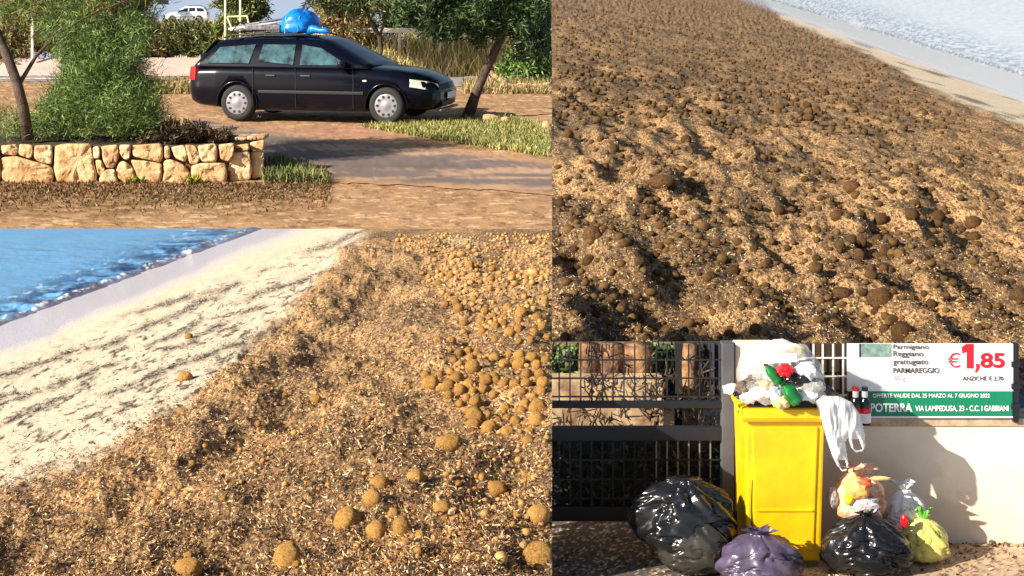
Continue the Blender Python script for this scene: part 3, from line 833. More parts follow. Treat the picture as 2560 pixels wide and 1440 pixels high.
# ------------------------------------------------------------------ yellow wheelie bin
m_yel = mat('yellow_plastic', lin(228, 172, 8), rough=0.42, color2=lin(246, 198, 6), vscale=3.5, bump=.08, bscale=8, bdist=.01, spec=.5)
m_yel2 = mat('yellow_plastic_dirty', lin(214, 150, 8), rough=0.5, var=0.2, vscale=7)
bz = float(P(0, 1420, 8.85).z)
bin_ = thing('wheelie_bin', Vector((float(P(1962, 0, 8.85).x), 8.85, bz)), 'tall yellow wheelie bin overflowing with rubbish', 'bin')
def px(n): return n / F * 8.85
tw, bw, bh = px(200), px(186), px(398)            # widths at rim and foot, height
def taper(mb, w0, w1, y00, y01, y10, y11, z0, z1):
    return mb.add([(-w0 / 2, y00, z0), (w0 / 2, y00, z0), (w0 / 2, y10, z0), (-w0 / 2, y10, z0),
                   (-w1 / 2, y01, z1), (w1 / 2, y01, z1), (w1 / 2, y11, z1), (-w1 / 2, y11, z1)],
                  [(0, 1, 5, 4), (1, 2, 6, 5), (2, 3, 7, 6), (3, 0, 4, 7), (3, 2, 1, 0), (4, 5, 6, 7)])
B_ = lambda mb, name, m, **kw: mb.build(name, m, bin_, **kw)
B_(taper(MB(), bw, tw, 0.03, 0.0, 0.40, 0.46, 0.03, bh - .05), 'body', m_yel, bevel=.018, smooth=False)
B_(taper(MB(), bw * .80, tw * .82, 0.018, -0.012, 0.05, 0.02, 0.10, bh - .11), 'front_panel', m_yel, bevel=.008)
B_(MB().box((0, .012, 0.15), (bw * .78, .012, .010)), 'rib', m_yel)
B_(MB().box((0, .004, .36), (bw * .74, .012, .007)), 'rib', m_yel)
B_(MB().box((0, .225, bh - .035), (tw + .03, .50, .075)), 'rim', m_yel, bevel=.012)
B_(MB().box((0, -.028, bh - .062), (tw + .034, .02, .02)), 'rim_lip', m_yel2, bevel=.004)
B_(MB().box((0, .225, bh - .02), (tw - .05, .42, .06)), 'inside', mat('bin_dark', (.02, .015, .01), rough=.8))
B_(MB().tube([(-tw / 2 - .035, -.01, bh - .02), (-tw / 2 - .04, .0, bh + .02), (-tw / 2 + .01, .04, bh + .03), (-tw / 2 + .03, .2, bh + .03)], .014, 8), 'handle', mat('yellow_handle', lin(236, 204, 30), rough=.4), smooth=True)
B_(MB().box((0, .06, .02), (bw * .92, .05, .05)), 'foot', mat('olive_foot', lin(120, 106, 40), rough=.8, var=.3), bevel=.006)
B_(MB().add([(-bw * .43, .012, .62), (-bw * .415, .012, .62), (-bw * .44, .016, .36), (-bw * .425, .014, .24), (-bw * .448, .014, .24), (-bw * .455, .016, .36)], [(0, 1, 2, 5), (5, 2, 3, 4)]), 'crack', mat('crack_dark', lin(90, 52, 6), rough=.8))
for s in (-1, 1):
    wh = B_(MB().lathe([(.0, -.025), (.085, -.025), (.1, -.015), (.1, .015), (.085, .025), (0, .025)], 20, 'Y', (0, 0, 0)), 'wheel', mat('rubber', (.015, .015, .015), rough=.7), smooth=False)
    wh.location = (s * (bw / 2 - .03), .44, .1); wh.rotation_euler = (0, 0, math.radians(90))

# ------------------------------------------------------------------ bags
def plastic(name, c=(.5, .5, .5), rough=.28, alpha=1.0, trans=0.0, c2=None, bs=26, bstr=.7, bd=.012):
    return mat(name, c, rough=rough, color2=c2, vscale=9, bump=bstr, bscale=bs * .45, bdist=bd, spec=.6, ridged=True, stretch=.45, alpha=alpha, trans=trans)
def bag(name, u0, v0, u1, v1, d, m, label, cat='bag', seed=0, neck=0.16, sag=0.55, depth=None, tuft=0.09, folds=9, lean=0.0, cut=None, knotm=None, amp=.10, ground=None):
    a = P(u0, v1, d); b = P(u1, v0, d); W = (b.x - a.x) / 2 * 1.06; Ht = b.z - a.z
    D = depth or W * .85
    cx = (a.x + b.x) / 2
    t = thing(name, (cx, d, a.z), label, cat)
    nr, nc = 54, 90
    vv = np.zeros((nr, nc, 3)); th = np.linspace(0, 2 * np.pi, nc, endpoint=False)
    body_h = Ht * (1 - tuft)
    for i in range(nr):
        s = i / (nr - 1)
        z = s ** 1.0
        q_ = sag * .62; r = max(0.0, 1 - ((z - q_) / (1 - q_)) ** 2.2) ** .62 if z > q_ else max(0.0, 1 - ((q_ - z) / (q_ * 1.06)) ** 3.2) ** .42
        r = max(r, neck * (1 if z > .5 else 0.0)) if z > .05 else r
        k = fbm(np.cos(th) * 1.5 + seed * 3.1 + z * 1.2, np.sin(th) * 1.5 + z * 1.9, 600 + seed, 3) - .5
        k2 = fbm(np.cos(th) * 4 + z * 3, np.sin(th) * 4 + z * 4 + seed, 620 + seed, 3) - .5
        fo = np.abs(np.sin(th * folds / 2 + 3 * k + seed)) - .6
        crease = np.abs(fbm(np.cos(th) * 2.4 + seed, np.sin(th) * 2.4 + z * 5.5, 640 + seed, 3) - .5)
        rr = r * (1 + amp * 3.2 * k + amp * 1.5 * k2 - amp * 1.6 * (crease < .05) * (.05 - crease) / .05 + .30 * amp / .1 * fo * max(0, z - .55) ** 1.0)
        vv[i, :, 0] = W * rr * np.cos(th) + lean * W * z ** 2
        vv[i, :, 1] = D * rr * np.sin(th)
        vv[i, :, 2] = body_h * z * (1 + .10 * k2 * (z > .15) * (1 - (z > .9)))
    f = grid_faces(nr, nc).tolist() + [[i * nc + nc - 1, i * nc, (i + 1) * nc, (i + 1) * nc + nc - 1] for i in range(nr - 1)] + [list(range(nc))[::-1], [(nr - 1) * nc + j for j in range(nc)]]
    me = bpy.data.meshes.new('sack'); me.from_pydata(vv.reshape(-1, 3).tolist(), [], f)
    for p_ in me.polygons: p_.use_smooth = True
    link('sack', me, m, t)
    if tuft > 0:                                    # gathered end above the knot
        n = 40; tv = []; ff = []
        for i in range(5):
            s = i / 4
            for j in range(n):
                a_ = 2 * math.pi * j / n
                q = W * neck * (.7 + .8 * s) * (1 + .3 * math.sin(5 * a_ + seed) * s + .25 * math.sin(11 * a_ + seed) * s)
                tv.append((q * math.cos(a_) + lean * W, D / W * q * math.sin(a_), body_h + Ht * tuft * s * (1 + .35 * math.sin(3 * a_ + seed * 2))))
        for i in range(4):
            for j in range(n): ff.append((i * n + j, i * n + (j + 1) % n, (i + 1) * n + (j + 1) % n, (i + 1) * n + j))
        mb = MB(); mb.add(tv, ff); mb.build('tied_end', knotm or m, t, smooth=True)
    return t
m_blk = plastic('black_bin_liner', (.010, .010, .012), .2, bs=13, bstr=.75, bd=.03)
m_blk2 = plastic('black_liner_thin', (.018, .016, .016), .22, c2=(.05, .045, .035), bs=18, bstr=.8, bd=.03)
m_pur = plastic('purple_liner', lin(66, 58, 78), .3, c2=lin(92, 80, 104), bs=20, bstr=.8, bd=.025)
bag('garbage_bag', 1655, 1280, 1822, 1425, 8.78, m_blk2, 'lower black garbage bag squeezed under the big one left of the bin', seed=1, tuft=0, neck=.3, sag=.6, depth=.16, amp=.08)
bag('garbage_bag', 1588, 1196, 1836, 1372, 8.86, m_blk, 'big black garbage bag piled left of the yellow bin', seed=2, tuft=0, neck=.3, sag=.6, depth=.2, folds=11, amp=.12)
bag('garbage_bag', 1800, 1322, 1998, 1448, 8.62, m_pur, 'purple garbage bag in front of the yellow bin', seed=3, tuft=.09, neck=.22, sag=.5, depth=.17)
bag('garbage_bag', 2062, 1276, 2268, 1430, 8.78, m_blk, 'black knotted garbage bag right of the yellow bin', seed=4, tuft=.08, neck=.14, sag=.55, depth=.19, folds=15)
bag('litter_bag', 2086, 1166, 2214, 1296, 8.98, plastic('clear_orange_film', lin(222, 146, 92), .25, c2=lin(240, 212, 188), bs=24), 'pale orange carrier bag of rubbish atop the black knotted bag', seed=5, tuft=.05, neck=.4, sag=.5, depth=.12, amp=.16)
bag('white_bag', 2214, 1206, 2312, 1348, 9.1, plastic('white_film', lin(236, 232, 230), .35, bs=24), 'small white carrier bag leaning on the cream wall', seed=6, tuft=.12, neck=.3, sag=.55, depth=.1, amp=.16, lean=-.1)
bag('yellow_bag', 2252, 1276, 2366, 1396, 8.98, plastic('yellow_green_film', lin(214, 200, 84), .3, c2=lin(236, 226, 140), bs=22), 'translucent yellow-green rubbish bag by the wall foot', seed=7, tuft=.16, neck=.18, sag=.45, depth=.13, knotm=plastic('green_tie', lin(90, 170, 60), .35))

def crumple(name, u, v, d, ru, rv, m, label, cat, seed=0, amp=.55, rd=None, sub=3, flat=True, group=None):
    bm = bmesh.new(); bmesh.ops.create_icosphere(bm, subdivisions=sub, radius=1)
    for q in bm.verts:
        c = q.co.copy(); n = float(fbm(c.x * 1.7 + seed + c.z, c.y * 1.7 + c.z * 1.4 + seed * 2, 700 + seed, 4, .65)) - .5
        q.co = c * (1 + amp * 2 * n)
    me = bpy.data.meshes.new(name); bm.to_mesh(me); bm.free()
    if not flat:
        for p_ in me.polygons: p_.use_smooth = True
    o = link(name, me, m, None, label, cat, group); o.location = P(u, v, d); k = d / F
    o.scale = (ru * k, (rd or min(ru, rv)) * k, rv * k)
    return o
m_film = plastic('white_crumple', lin(240, 238, 236), .35)
m_cup = mat('white_cup', lin(244, 242, 240), rough=.4)
m_gb = mat('green_bottle_plastic', lin(18, 110, 44), rough=.12, var=.3, vscale=20, spec=.7)
m_red = mat('red_plastic', lin(222, 24, 34), rough=.3)
# clear sack standing on the bin, cut off at the top of the picture
bm = bmesh.new(); bmesh.ops.create_uvsphere(bm, u_segments=48, v_segments=30, radius=1)
top = P(1950, 860, 9.05)
for q in bm.verts:
    c = q.co; n = float(fbm(c.x * 2 + c.z, c.y * 2 + c.z * 2, 771, 4)) - .5
    q.co = Vector((c.x * (1.12 - .35 * c.z), c.y, c.z)) * (1 + .35 * n)
k = 9.05 / F
bmesh.ops.transform(bm, matrix=Matrix.Translation(P(1945, 915, 9.05)) @ Matrix.Diagonal((92 * k, 78 * k, 92 * k, 1)), verts=bm.verts)
cut = bmesh.ops.bisect_plane(bm, geom=bm.verts[:] + bm.edges[:] + bm.faces[:], plane_co=(0, 0, H), plane_no=Vector((0, (860 - VH) / F, 1)).normalized(), clear_outer=True)
me = bpy.data.meshes.new('clear_sack'); bm.to_mesh(me); bm.free()
for p_ in me.polygons: p_.use_smooth = True
m_clear = plastic('clear_film', lin(206, 202, 196), .22, alpha=.42, c2=lin(236, 232, 226), bs=16, bstr=.9, bd=.04)
link('clear_sack', me, m_clear, None, 'big clear plastic sack of bottles on top of the yellow bin', 'sack')
crumple('paper_bundle', 1948, 876, 9.03, 58, 26, mat('pink_paper', lin(232, 208, 202), rough=.7, color2=lin(246, 240, 232), vscale=14), 'pinkish paper inside the clear sack', 'paper', 3, .35)
crumple('yellow_wrapper', 1990, 880, 9.0, 24, 16, mat('olive_paper', lin(196, 184, 104), rough=.6, var=.2), 'yellowish wrapper at the right of the clear sack', 'wrapper', 9, .4)
o = MB().box((0, 0, 0), (98 * k, .006, 20 * k)).build('paper_strip', m_cup, label='long white paper strip stuck on the clear sack', cat='paper'); o.location = P(1941, 897, 8.80); o.rotation_euler = (0, math.radians(-4), 0)
# bottles, cups and film spilling over the rim
def bottle(u0, v0, u1, v1, d, r, m, label, capm):
    a = P(u0, v0, d); b = P(u1, v1, d); L_ = (b - a).length
    t = thing('bottle', a, label, 'bottle'); t.rotation_mode = 'QUATERNION'; t.rotation_quaternion = (b - a).to_track_quat('Z', 'Y')
    MB().lathe([(0, 0), (r * .9, 0), (r, .02 * L_), (r, .22 * L_), (r * .93, .26 * L_), (r, .3 * L_), (r, .6 * L_), (r * .8, .72 * L_), (r * .36, .86 * L_), (r * .34, .95 * L_), (0, .95 * L_)], 18).build('glass', m, t, smooth=True)
    MB().lathe([(0, .93 * L_), (r * .42, .93 * L_), (r * .42, L_), (0, L_)], 14).build('cap', capm, t)
    return t
bottle(1948, 958, 1912, 908, 8.82, .032, m_gb, 'green bottle leaning upside left on the rubbish heap', mat('dark_green', lin(10, 60, 30), rough=.4))
bottle(1995, 1004, 1956, 958, 8.76, .045, m_gb, 'green bottle bottom lying at the front of the heap', mat('dark_green'))
crumple('red_tub', 1963, 927, 8.8, 21, 16, m_red, 'bright red plastic tub on the rubbish heap', 'tub', 4, .5)
crumple('white_wrapper', 2012, 925, 8.85, 30, 26, m_film, 'white wrapper right of the red tub', 'wrapper', 5, .5)
crumple('white_wrapper', 2030, 965, 8.86, 32, 22, plastic('grey_film', lin(160, 156, 152), .3), 'grey translucent wrapper hanging over the right rim', 'wrapper', 6, .5)
crumple('white_wrapper', 1832, 974, 8.95, 25, 14, m_film, 'small white wrapper beyond the left edge of the bin', 'wrapper', 7, .4)
crumple('black_film', 1990, 946, 8.83, 36, 14, m_blk, 'black film strip under the red tub', 'film', 8, .4)
crumple('black_film', 2062, 974, 8.88, 50, 11, plastic('dark_grey_film', lin(58, 54, 52), .3), 'dark grey film trailing right over the white carrier bag', 'film', 10, .5).rotation_euler = (0, math.radians(28), 0)
crumple('brown_scraps', 1890, 950, 8.92, 30, 17, mat('brown_scrap', lin(60, 48, 40), rough=.8, color2=lin(130, 112, 98), vscale=16), 'brown food scraps at the left of the heap', 'scraps', 11, .6)
crumple('paper_cups', 1898, 984, 8.84, 28, 17, mat('cream_paper', lin(246, 238, 222), rough=.7), 'cream crushed paper at the left rim', 'paper', 12, .35)
crumple('blue_cup', 1938, 985, 8.8, 17, 20, mat('bluish_cup', lin(196, 204, 226), rough=.3), 'crushed bluish cup between cream paper and green bottle', 'cup', 13, .35)
crumple('fruit_peel', 1952, 1006, 8.78, 24, 18, mat('peel', lin(238, 222, 180), rough=.6, color2=lin(226, 190, 70), vscale=12), 'pale fruit peel hanging over the front rim', 'peel', 14, .4)
crumple('white_wrapper', 2018, 990, 8.82, 26, 13, m_cup, 'flat white wrapper on the front right rim', 'wrapper', 15, .5)
for i_, (u_, v_, r_, m_, l_) in enumerate([(1870, 990, 17, m_film, 'white crumpled film on the left rim'), (1918, 962, 16, mat('tan_card', lin(196, 170, 136), rough=.8, var=.2), 'torn tan card in the middle of the heap'), (1975, 978, 14, m_cup, 'white cup crushed between the green bottles'),
        (2000, 968, 15, mat('pale_green', lin(196, 214, 190), rough=.4), 'pale green film right of the lying bottle'), (1858, 972, 14, mat('brown_scrap'), 'brown scrap at the left corner of the bin'), (2046, 992, 16, mat('cream_paper'), 'cream paper at the right corner of the rim'), (1930, 940, 15, m_cup, 'white paper behind the leaning green bottle'),
        (1880, 968, 15, m_clear, 'crumpled clear film above the cream paper'), (1905, 932, 17, m_clear, 'crumpled clear film left of the leaning bottle'), (2035, 940, 19, m_clear, 'crumpled clear film at the right of the heap'), (2010, 950, 12, mat('yellow_scrap', lin(226, 210, 120), rough=.5), 'yellow scrap right of the black film'),
        (1846, 985, 9, m_blk, 'black scrap caught by the handle'), (1985, 1000, 11, mat('tan_card'), 'brown card scrap under the lying bottle'), (1912, 1000, 12, m_film, 'white film hanging on the front rim')]):
    crumple('rubbish_scrap', u_, v_, 8.88, r_ * 1.5, r_ * 1.15, m_, l_, 'scrap', 30 + i_, .5)
crumple('orange_peel', 2140, 1222, 8.86, 30, 28, mat('orange_scrap', lin(236, 140, 60), rough=.6, color2=lin(240, 196, 120), vscale=9), 'orange scraps showing in the pale orange bag', 'scraps', 16, .35)
crumple('red_scraps', 2160, 1208, 8.83, 20, 14, mat('red_scrap', lin(196, 62, 40), rough=.6, color2=lin(236, 110, 70), vscale=12), 'red scraps at the top of the pale orange bag', 'scraps', 17, .45)
crumple('bread_stick', 2200, 1196, 8.9, 26, 6, mat('bread', lin(226, 184, 116), rough=.8, var=.25), 'cream stick poking right out of the pale orange bag', 'scrap', 18, .25)
crumple('jar_top', 2122, 1250, 8.82, 13, 12, mat('yellow_lid', lin(238, 196, 30), rough=.35), 'small yellow lid at the front of the pale orange bag', 'lid', 19, .15, flat=False)
crumple('clear_tray', 2160, 1262, 8.84, 40, 20, plastic('clear_tray', lin(196, 190, 190), .2), 'crushed clear tray between the orange bag and the black bag', 'tray', 20, .45)
crumple('grey_film', 2082, 1244, 8.95, 16, 26, plastic('grey_film'), 'grey film squeezed between bin and orange bag', 'film', 21, .45)
crumple('red_wrapper', 2262, 1304, 8.86, 10, 18, m_red, 'red wrapper between the white bag and the yellow-green bag', 'wrapper', 22, .3)

# white carrier bag hanging from the rim with its two handles
hb = thing('carrier_bag', P(2100, 985, 8.8), 'white carrier bag hanging over the right rim, handles down', 'carrier bag')
outline = [(2036, 1000), (2058, 988), (2100, 990), (2130, 1004), (2150, 1035), (2162, 1078), (2165, 1115), (2158, 1130), (2140, 1133), (2128, 1120), (2120, 1096), (2114, 1106), (2118, 1130), (2123, 1160), (2118, 1178), (2106, 1181), (2092, 1165), (2080, 1140), (2068, 1105), (2052, 1050)]
holes = [[(2133, 1098), (2147, 1100), (2155, 1122), (2144, 1126), (2135, 1118)], [(2098, 1152), (2112, 1150), (2117, 1170), (2106, 1174)]]
def puffy(poly, d, thick, m, name, parent, holes=(), seed=0, step=2.0, ridges=0.55):
    us = np.arange(min(p[0] for p in poly), max(p[0] for p in poly) + step, step); vs2 = np.arange(min(p[1] for p in poly), max(p[1] for p in poly) + step, step)
    Ug, Vg = np.meshgrid(us, vs2)
    ins = in_poly(Ug, Vg, poly)
    for h_ in holes: ins &= ~in_poly(Ug, Vg, h_)
    # distance to the edge by repeated erosion
    dist = ins.astype(float); cur = ins.copy()
    for i in range(12):
        e = cur.copy(); e[1:] &= cur[:-1]; e[:-1] &= cur[1:]; e[:, 1:] &= cur[:, :-1]; e[:, :-1] &= cur[:, 1:]; e[0] = e[-1] = False; e[:, 0] = e[:, -1] = False
        dist += e; cur = e
    t = np.sqrt(dist / 13.0) * thick * (0.65 + ridges * 1.7 * fbm(Ug / 14 + seed, Vg / 60, 800 + seed, 3))
    n = Ug.size; fr = PA(Ug, Vg, d - t).reshape(-1, 3); bk = PA(Ug, Vg, d + t * .8).reshape(-1, 3)
    f = grid_faces(*Ug.shape); f = f[ins.ravel()[f].all(1)]
    ff = np.concatenate([f, f[:, ::-1] + n])
    e = np.concatenate([f[:, [0, 1]], f[:, [1, 2]], f[:, [2, 3]], f[:, [3, 0]]]); key = {}
    for a, b in e.tolist(): key[(a, b)] = 1
    side = [(a, b) for (a, b) in key if (b, a) not in key]
    if side: ff = np.concatenate([ff, np.array([(b, a, a + n, b + n) for a, b in side])])
    used, inv = np.unique(ff, return_inverse=True)
    V3 = np.concatenate([fr, bk])[used] - np.array(parent.location)
    me = mesh_np(name, V3, inv.reshape(ff.shape), smooth=True)
    return link(name, me, m, parent)
puffy(outline, 8.84, .06, plastic('carrier_film', lin(226, 224, 222), .3, alpha=.8, bs=14, bstr=.5, bd=.02), 'sack', hb, holes, 3)

# two dark bottles on the ledge
for u, lab, lbl in ((2162, 'front dark bottle with white neck and red label on the wall ledge', True), (2139, 'dark bottle standing half behind the carrier bag on the ledge', False)):
    t = thing('bottle', P(u, 1060, DW - .1), lab, 'bottle')
    k = (DW - .1) / F
    r = 15 * k; h_ = 92 * k
    MB().lathe([(0, 0), (r, 0), (r, .55 * h_), (r * .8, .66 * h_), (r * .42, .76 * h_), (r * .4, .92 * h_), (0, .92 * h_)], 18).build('glass', mat('dark_bottle', lin(24, 26, 24), rough=.12, spec=.7), t, smooth=True)
    MB().lathe([(r * .5, .70 * h_), (r * .5, .92 * h_)], 16).build('neck_foil', m_cup, t, smooth=True)
    MB().lathe([(0, .91 * h_), (r * .55, .91 * h_), (r * .55, h_), (0, h_)], 14).build('cap', MATS['black_paint'] if lbl else m_red, t)
    MB().lathe([(r * 1.02, .06 * h_), (r * 1.02, .32 * h_)], 18).build('label_white', m_cup, t, smooth=True)
    MB().lathe([(r * 1.025, .32 * h_), (r * 1.025, .46 * h_)], 18).build('label_red', m_red, t, smooth=True)

# gravel and dead leaves along the wall foot
n = 2600
u = rng.uniform(1300, 2640, n); v = rng.uniform(1340, 1500, n); k = rng.random(n) < np.where((v < 1372) & (u > 2300), 1.0, .35); u, v = u[k], v[k]
pp = PA(u, v, d4(v)); pp[:, 2] += .008
pp = pp[pp[:, 1] < DW - .02]
quads('dead_leaves', pp, rng.uniform(.015, .04, len(pp)), rng.uniform(.008, .02, len(pp)), rand_dirs(len(pp)) * np.array([1, 1, .35]), leaf_mat, pick([lin(150, 108, 70), lin(96, 62, 40), lin(206, 172, 130), lin(60, 44, 34)], len(pp)), bend=.4, label='dead leaves and grit along the foot of the cream wall', cat='dead leaves', kind='stuff')
# ------------------------------------------------------------------ the car park with its road
H1 = 2.45
def d1(v): return F * H1 / (np.asarray(v, float) - VH)
def g1(u, v):
    """point on the car-park ground seen at photo position u, v"""
    p = PA(np.asarray(u, float), np.asarray(v, float), d1(v)); p[..., 2] += bump1(p[..., 0], p[..., 1]); return p
def bump1(x, y): return 0.05 * (fbm(x * .7, y * .7, 900, 3) - .5) + 0.03 * (fbm(x * 5, y * 5, 910, 3) - .5)
Z1 = H - H1
us = np.concatenate([np.arange(-170, 1380, 3.0), [1380.0]]); vs_ = np.concatenate([np.arange(188, 300, 1.2), np.arange(300, 660, 2.2)])
U, V = np.meshgrid(us, vs_); p = g1(U, V)
x, y = p[..., 0], p[..., 1]
c = np.broadcast_to(lin(176, 136, 98), U.shape + (3,)) * (.74 + .5 * fbm(x * 1.6, y * 1.6, 920, 4))[..., None]
nf = fbm(x * 9, y * 9, 930, 5, .75)
c = mixc(c, lin(122, 84, 50), .75 * sstep(.5, .72, nf)); c = mixc(c, lin(236, 204, 160), .6 * sstep(.56, .72, fbm(x * 5, y * 16, 940, 4, .7)))
dryg = sstep(445, 470, V) * sstep(560, 510, V + 40 * (fbm(U / 90, V / 30, 3, 3) - .5)) * sstep(820, 640, U)
c = mixc(c, lin(112, 86, 46) * .9, .8 * dryg * sstep(.35, .6, fbm(x * 8, y * 8, 950, 3)))
c = mixc(c, lin(178, 128, 108), .6 * sstep(300, 330, V) * sstep(350, 335, V) * sstep(360, 420, U))
me = mesh_np('car_park', p.reshape(-1, 3), grid_faces(*U.shape), smooth=True); set_col(me, c.reshape(-1, 3))
land = link('car_park', me, mat('red_sand', attr=True, rough=.95, bump=.4, bscale=30, bdist=.02, spec=.2), kind='structure')
skirt('earth_edge', p[:, -1], -1, earth_mat, land); skirt('earth_edge', p[0], -1, earth_mat, land); skirt('earth_edge', p[-1], -1, earth_mat, land)

def strip(name, top, bot, u0, u1, colr, m, lift=.012, rows=26, rag=6):
    """a road sheet between two photo edges v(u)"""
    us = np.append(np.arange(u0, u1, 4.0), u1); tv = np.interp(us, [q[0] for q in top], [q[1] for q in top]); bv = np.interp(us, [q[0] for q in bot], [q[1] for q in bot])
    tv = tv + rag * .4 * (vnoise(us / 25, us * 0, 7) - .5); bv = bv + rag * (fbm(us / 22, us * 0, 8, 3) - .5)
    t = np.linspace(0, 1, rows)[:, None]; Vg = tv[None] * (1 - t) + bv[None] * t; Ug = np.broadcast_to(us[None], Vg.shape)
    p = g1(Ug, Vg); p[..., 2] += lift
    cc = colr(p[..., 0], p[..., 1], Ug, Vg)
    if rag > 3:                                         # sand drifted over the edges
        e = np.minimum(t, 1 - t) + .16 * (fbm(p[..., 0] * 2.5, p[..., 1] * 2.5, 44, 4, .7) - .5); cc = mixc(cc, lin(184, 142, 104), 1 - sstep(.0, .16, e))
    me = mesh_np(name, p.reshape(-1, 3), grid_faces(*Vg.shape), smooth=True); set_col(me, cc.reshape(-1, 3))
    return link(name, me, m, kind='structure')
m_road = mat('worn_asphalt', attr=True, rough=.9, bump=.3, bscale=40, bdist=.01, spec=.25)
def road_col(x, y, u, v):
    c = np.broadcast_to(lin(122, 106, 98), u.shape + (3,)) * (.75 + .5 * fbm(x * .8, y * 3, 960, 4))[..., None]
    return mixc(c, lin(196, 158, 124), .85 * sstep(.48, .68, fbm(x * .55 + .2 * y, y * 3.2, 970, 4, .6)))
strip('road', [(480, 296), (560, 306), (720, 330), (900, 352), (1100, 372), (1380, 404)], [(480, 330), (640, 382), (680, 440), (860, 458), (1100, 468), (1380, 487)], 480, 1380, road_col, m_road)
def far_col(x, y, u, v):
    return np.broadcast_to(lin(158, 148, 146), u.shape + (3,)) * (.85 + .3 * fbm(x * .5, y * 1.2, 980, 3))[..., None]
strip('far_road', [(-160, 190), (1380, 190)], [(-160, 204), (600, 206), (1000, 216), (1240, 216), (1380, 212)], -160, 1380, far_col, m_road, rows=10, rag=2)
strip('road_line', [(-160, 191), (1240, 191)], [(-160, 193), (1240, 193)], -160, 1236, lambda x, y, u, v: np.broadcast_to(lin(236, 230, 214), u.shape + (3,)), m_road, .02, 4, 0)
strip('road_line', [(-160, 198), (520, 198)], [(-160, 200), (520, 200)], -160, 520, lambda x, y, u, v: np.broadcast_to(lin(236, 226, 206), u.shape + (3,)), m_road, .02, 4, 0)

# low retaining wall of pale sandstone blocks
swall = thing('stone_wall', P(300, 458, 17.8), 'low retaining wall of big golden sandstone blocks below the bush', 'stone wall')
m_stone = [mat('sandstone%d' % i, lin(*a), rough=.9, color2=lin(*b), vscale=5, bump=.7, bscale=11, bdist=.05, spec=.2) for i, (a, b) in enumerate([((200, 152, 102), (236, 202, 154)), ((208, 164, 118), (240, 210, 168)), ((188, 138, 94), (230, 192, 142))])]
SP = [[(-60, 905), (0, 900), (0, 950), (-60, 945)], [(-60, 955), (-2, 955), (6, 1090), (-4, 1125), (-60, 1120)], [(5, 905), (105, 895), (115, 935), (100, 965), (10, 955)], [(120, 895), (200, 900), (210, 940), (190, 985), (115, 960)],
      [(215, 905), (320, 900), (325, 960), (320, 1020), (240, 1005), (210, 975)], [(10, 980), (100, 970), (200, 1000), (310, 1030), (328, 1060), (325, 1130), (60, 1138), (15, 1110)],
      [(343, 910), (400, 895), (560, 895), (570, 960), (600, 1090), (590, 1134), (360, 1128), (338, 1060)], [(575, 912), (618, 908), (622, 980), (582, 988)], [(628, 910), (730, 898), (737, 980), (704, 1042), (660, 1042), (638, 990)],
      [(590, 993), (627, 990), (652, 1050), (642, 1100), (608, 1085)], [(740, 900), (815, 898), (802, 990), (775, 992), (743, 955)], [(822, 903), (1000, 890), (1012, 960), (1000, 1008), (920, 992), (828, 970)],
      [(740, 1008), (770, 998), (825, 1040), (842, 1100), (805, 1142), (740, 1112), (718, 1070)], [(614, 1110), (650, 1054), (715, 1050), (716, 1082), (737, 1138), (620, 1142)], [(812, 992), (910, 1000), (1003, 1016), (1006, 1090), (985, 1147), (900, 1142), (848, 1090), (832, 1040)],
      [(1020, 905), (1052, 905), (1058, 980), (1022, 988)], [(1060, 915), (1142, 900), (1164, 960), (1152, 1008), (1090, 982)], [(1018, 998), (1060, 988), (1140, 1022), (1182, 1080), (1152, 1142), (1010, 1142)], [(1150, 900), (1212, 905), (1242, 980), (1227, 1018), (1178, 1018)],
      [(1228, 905), (1335, 890), (1350, 940), (1342, 1004), (1250, 1002), (1236, 960)], [(1192, 1030), (1240, 1012), (1395, 1012), (1408, 1080), (1402, 1132), (1190, 1138), (1186, 1080)], [(1358, 898), (1452, 888), (1452, 950), (1424, 1004), (1368, 988)],
      [(1438, 960), (1460, 946), (1547, 942), (1562, 1060), (1552, 1112), (1430, 1128), (1412, 1050)], [(1456, 903), (1546, 890), (1549, 934), (1460, 940)], [(1552, 884), (1642, 868), (1637, 932), (1556, 930)], [(1556, 940), (1638, 940), (1632, 1092), (1566, 1114)]]
DS = 17.8
def stone_mesh(poly, d, thick, seed):
    """rounded block from an outline in the wall plane"""
    n = len(poly); cu = sum(p[0] for p in poly) / n; cv = sum(p[1] for p in poly) / n
    # resample outline
    pts = []
    for i in range(n):
        a, b = poly[i], poly[(i + 1) % n]; m = max(3, int(math.hypot(b[0] - a[0], b[1] - a[1]) / 4))
        for j in range(m): pts.append((a[0] + (b[0] - a[0]) * j / m, a[1] + (b[1] - a[1]) * j / m))
    for _ in range(2):
        m = len(pts); pts = [((pts[i - 1][0] + 2 * pts[i][0] + pts[(i + 1) % m][0]) / 4, (pts[i - 1][1] + 2 * pts[i][1] + pts[(i + 1) % m][1]) / 4) for i in range(m)]
    m = len(pts); mb = MB(); vv = []; ff = []
    rings = [(1.035, thick), (1.035, .0), (1.012, -.05), (.965, -.068), (.75, -.072), (.4, -.07)]
    for k, off in rings:
        for a, b in pts:
            u = cu + (a - cu) * k; v = cv + (b - cv) * k
            w = float(fbm(u / 13, v / 13, 990 + seed, 4, .6) - .5)
            vv.append(tuple(P(u, v, d + off - (.085 * w if k < 1.01 else 0))))
    for i in range(len(rings) - 1):
        for j in range(m): ff.append((i * m + j, i * m + (j + 1) % m, (i + 1) * m + (j + 1) % m, (i + 1) * m + j))
    ff.append(tuple((len(rings) - 1) * m + j for j in range(m)))
    mb.add(vv, ff); return mb
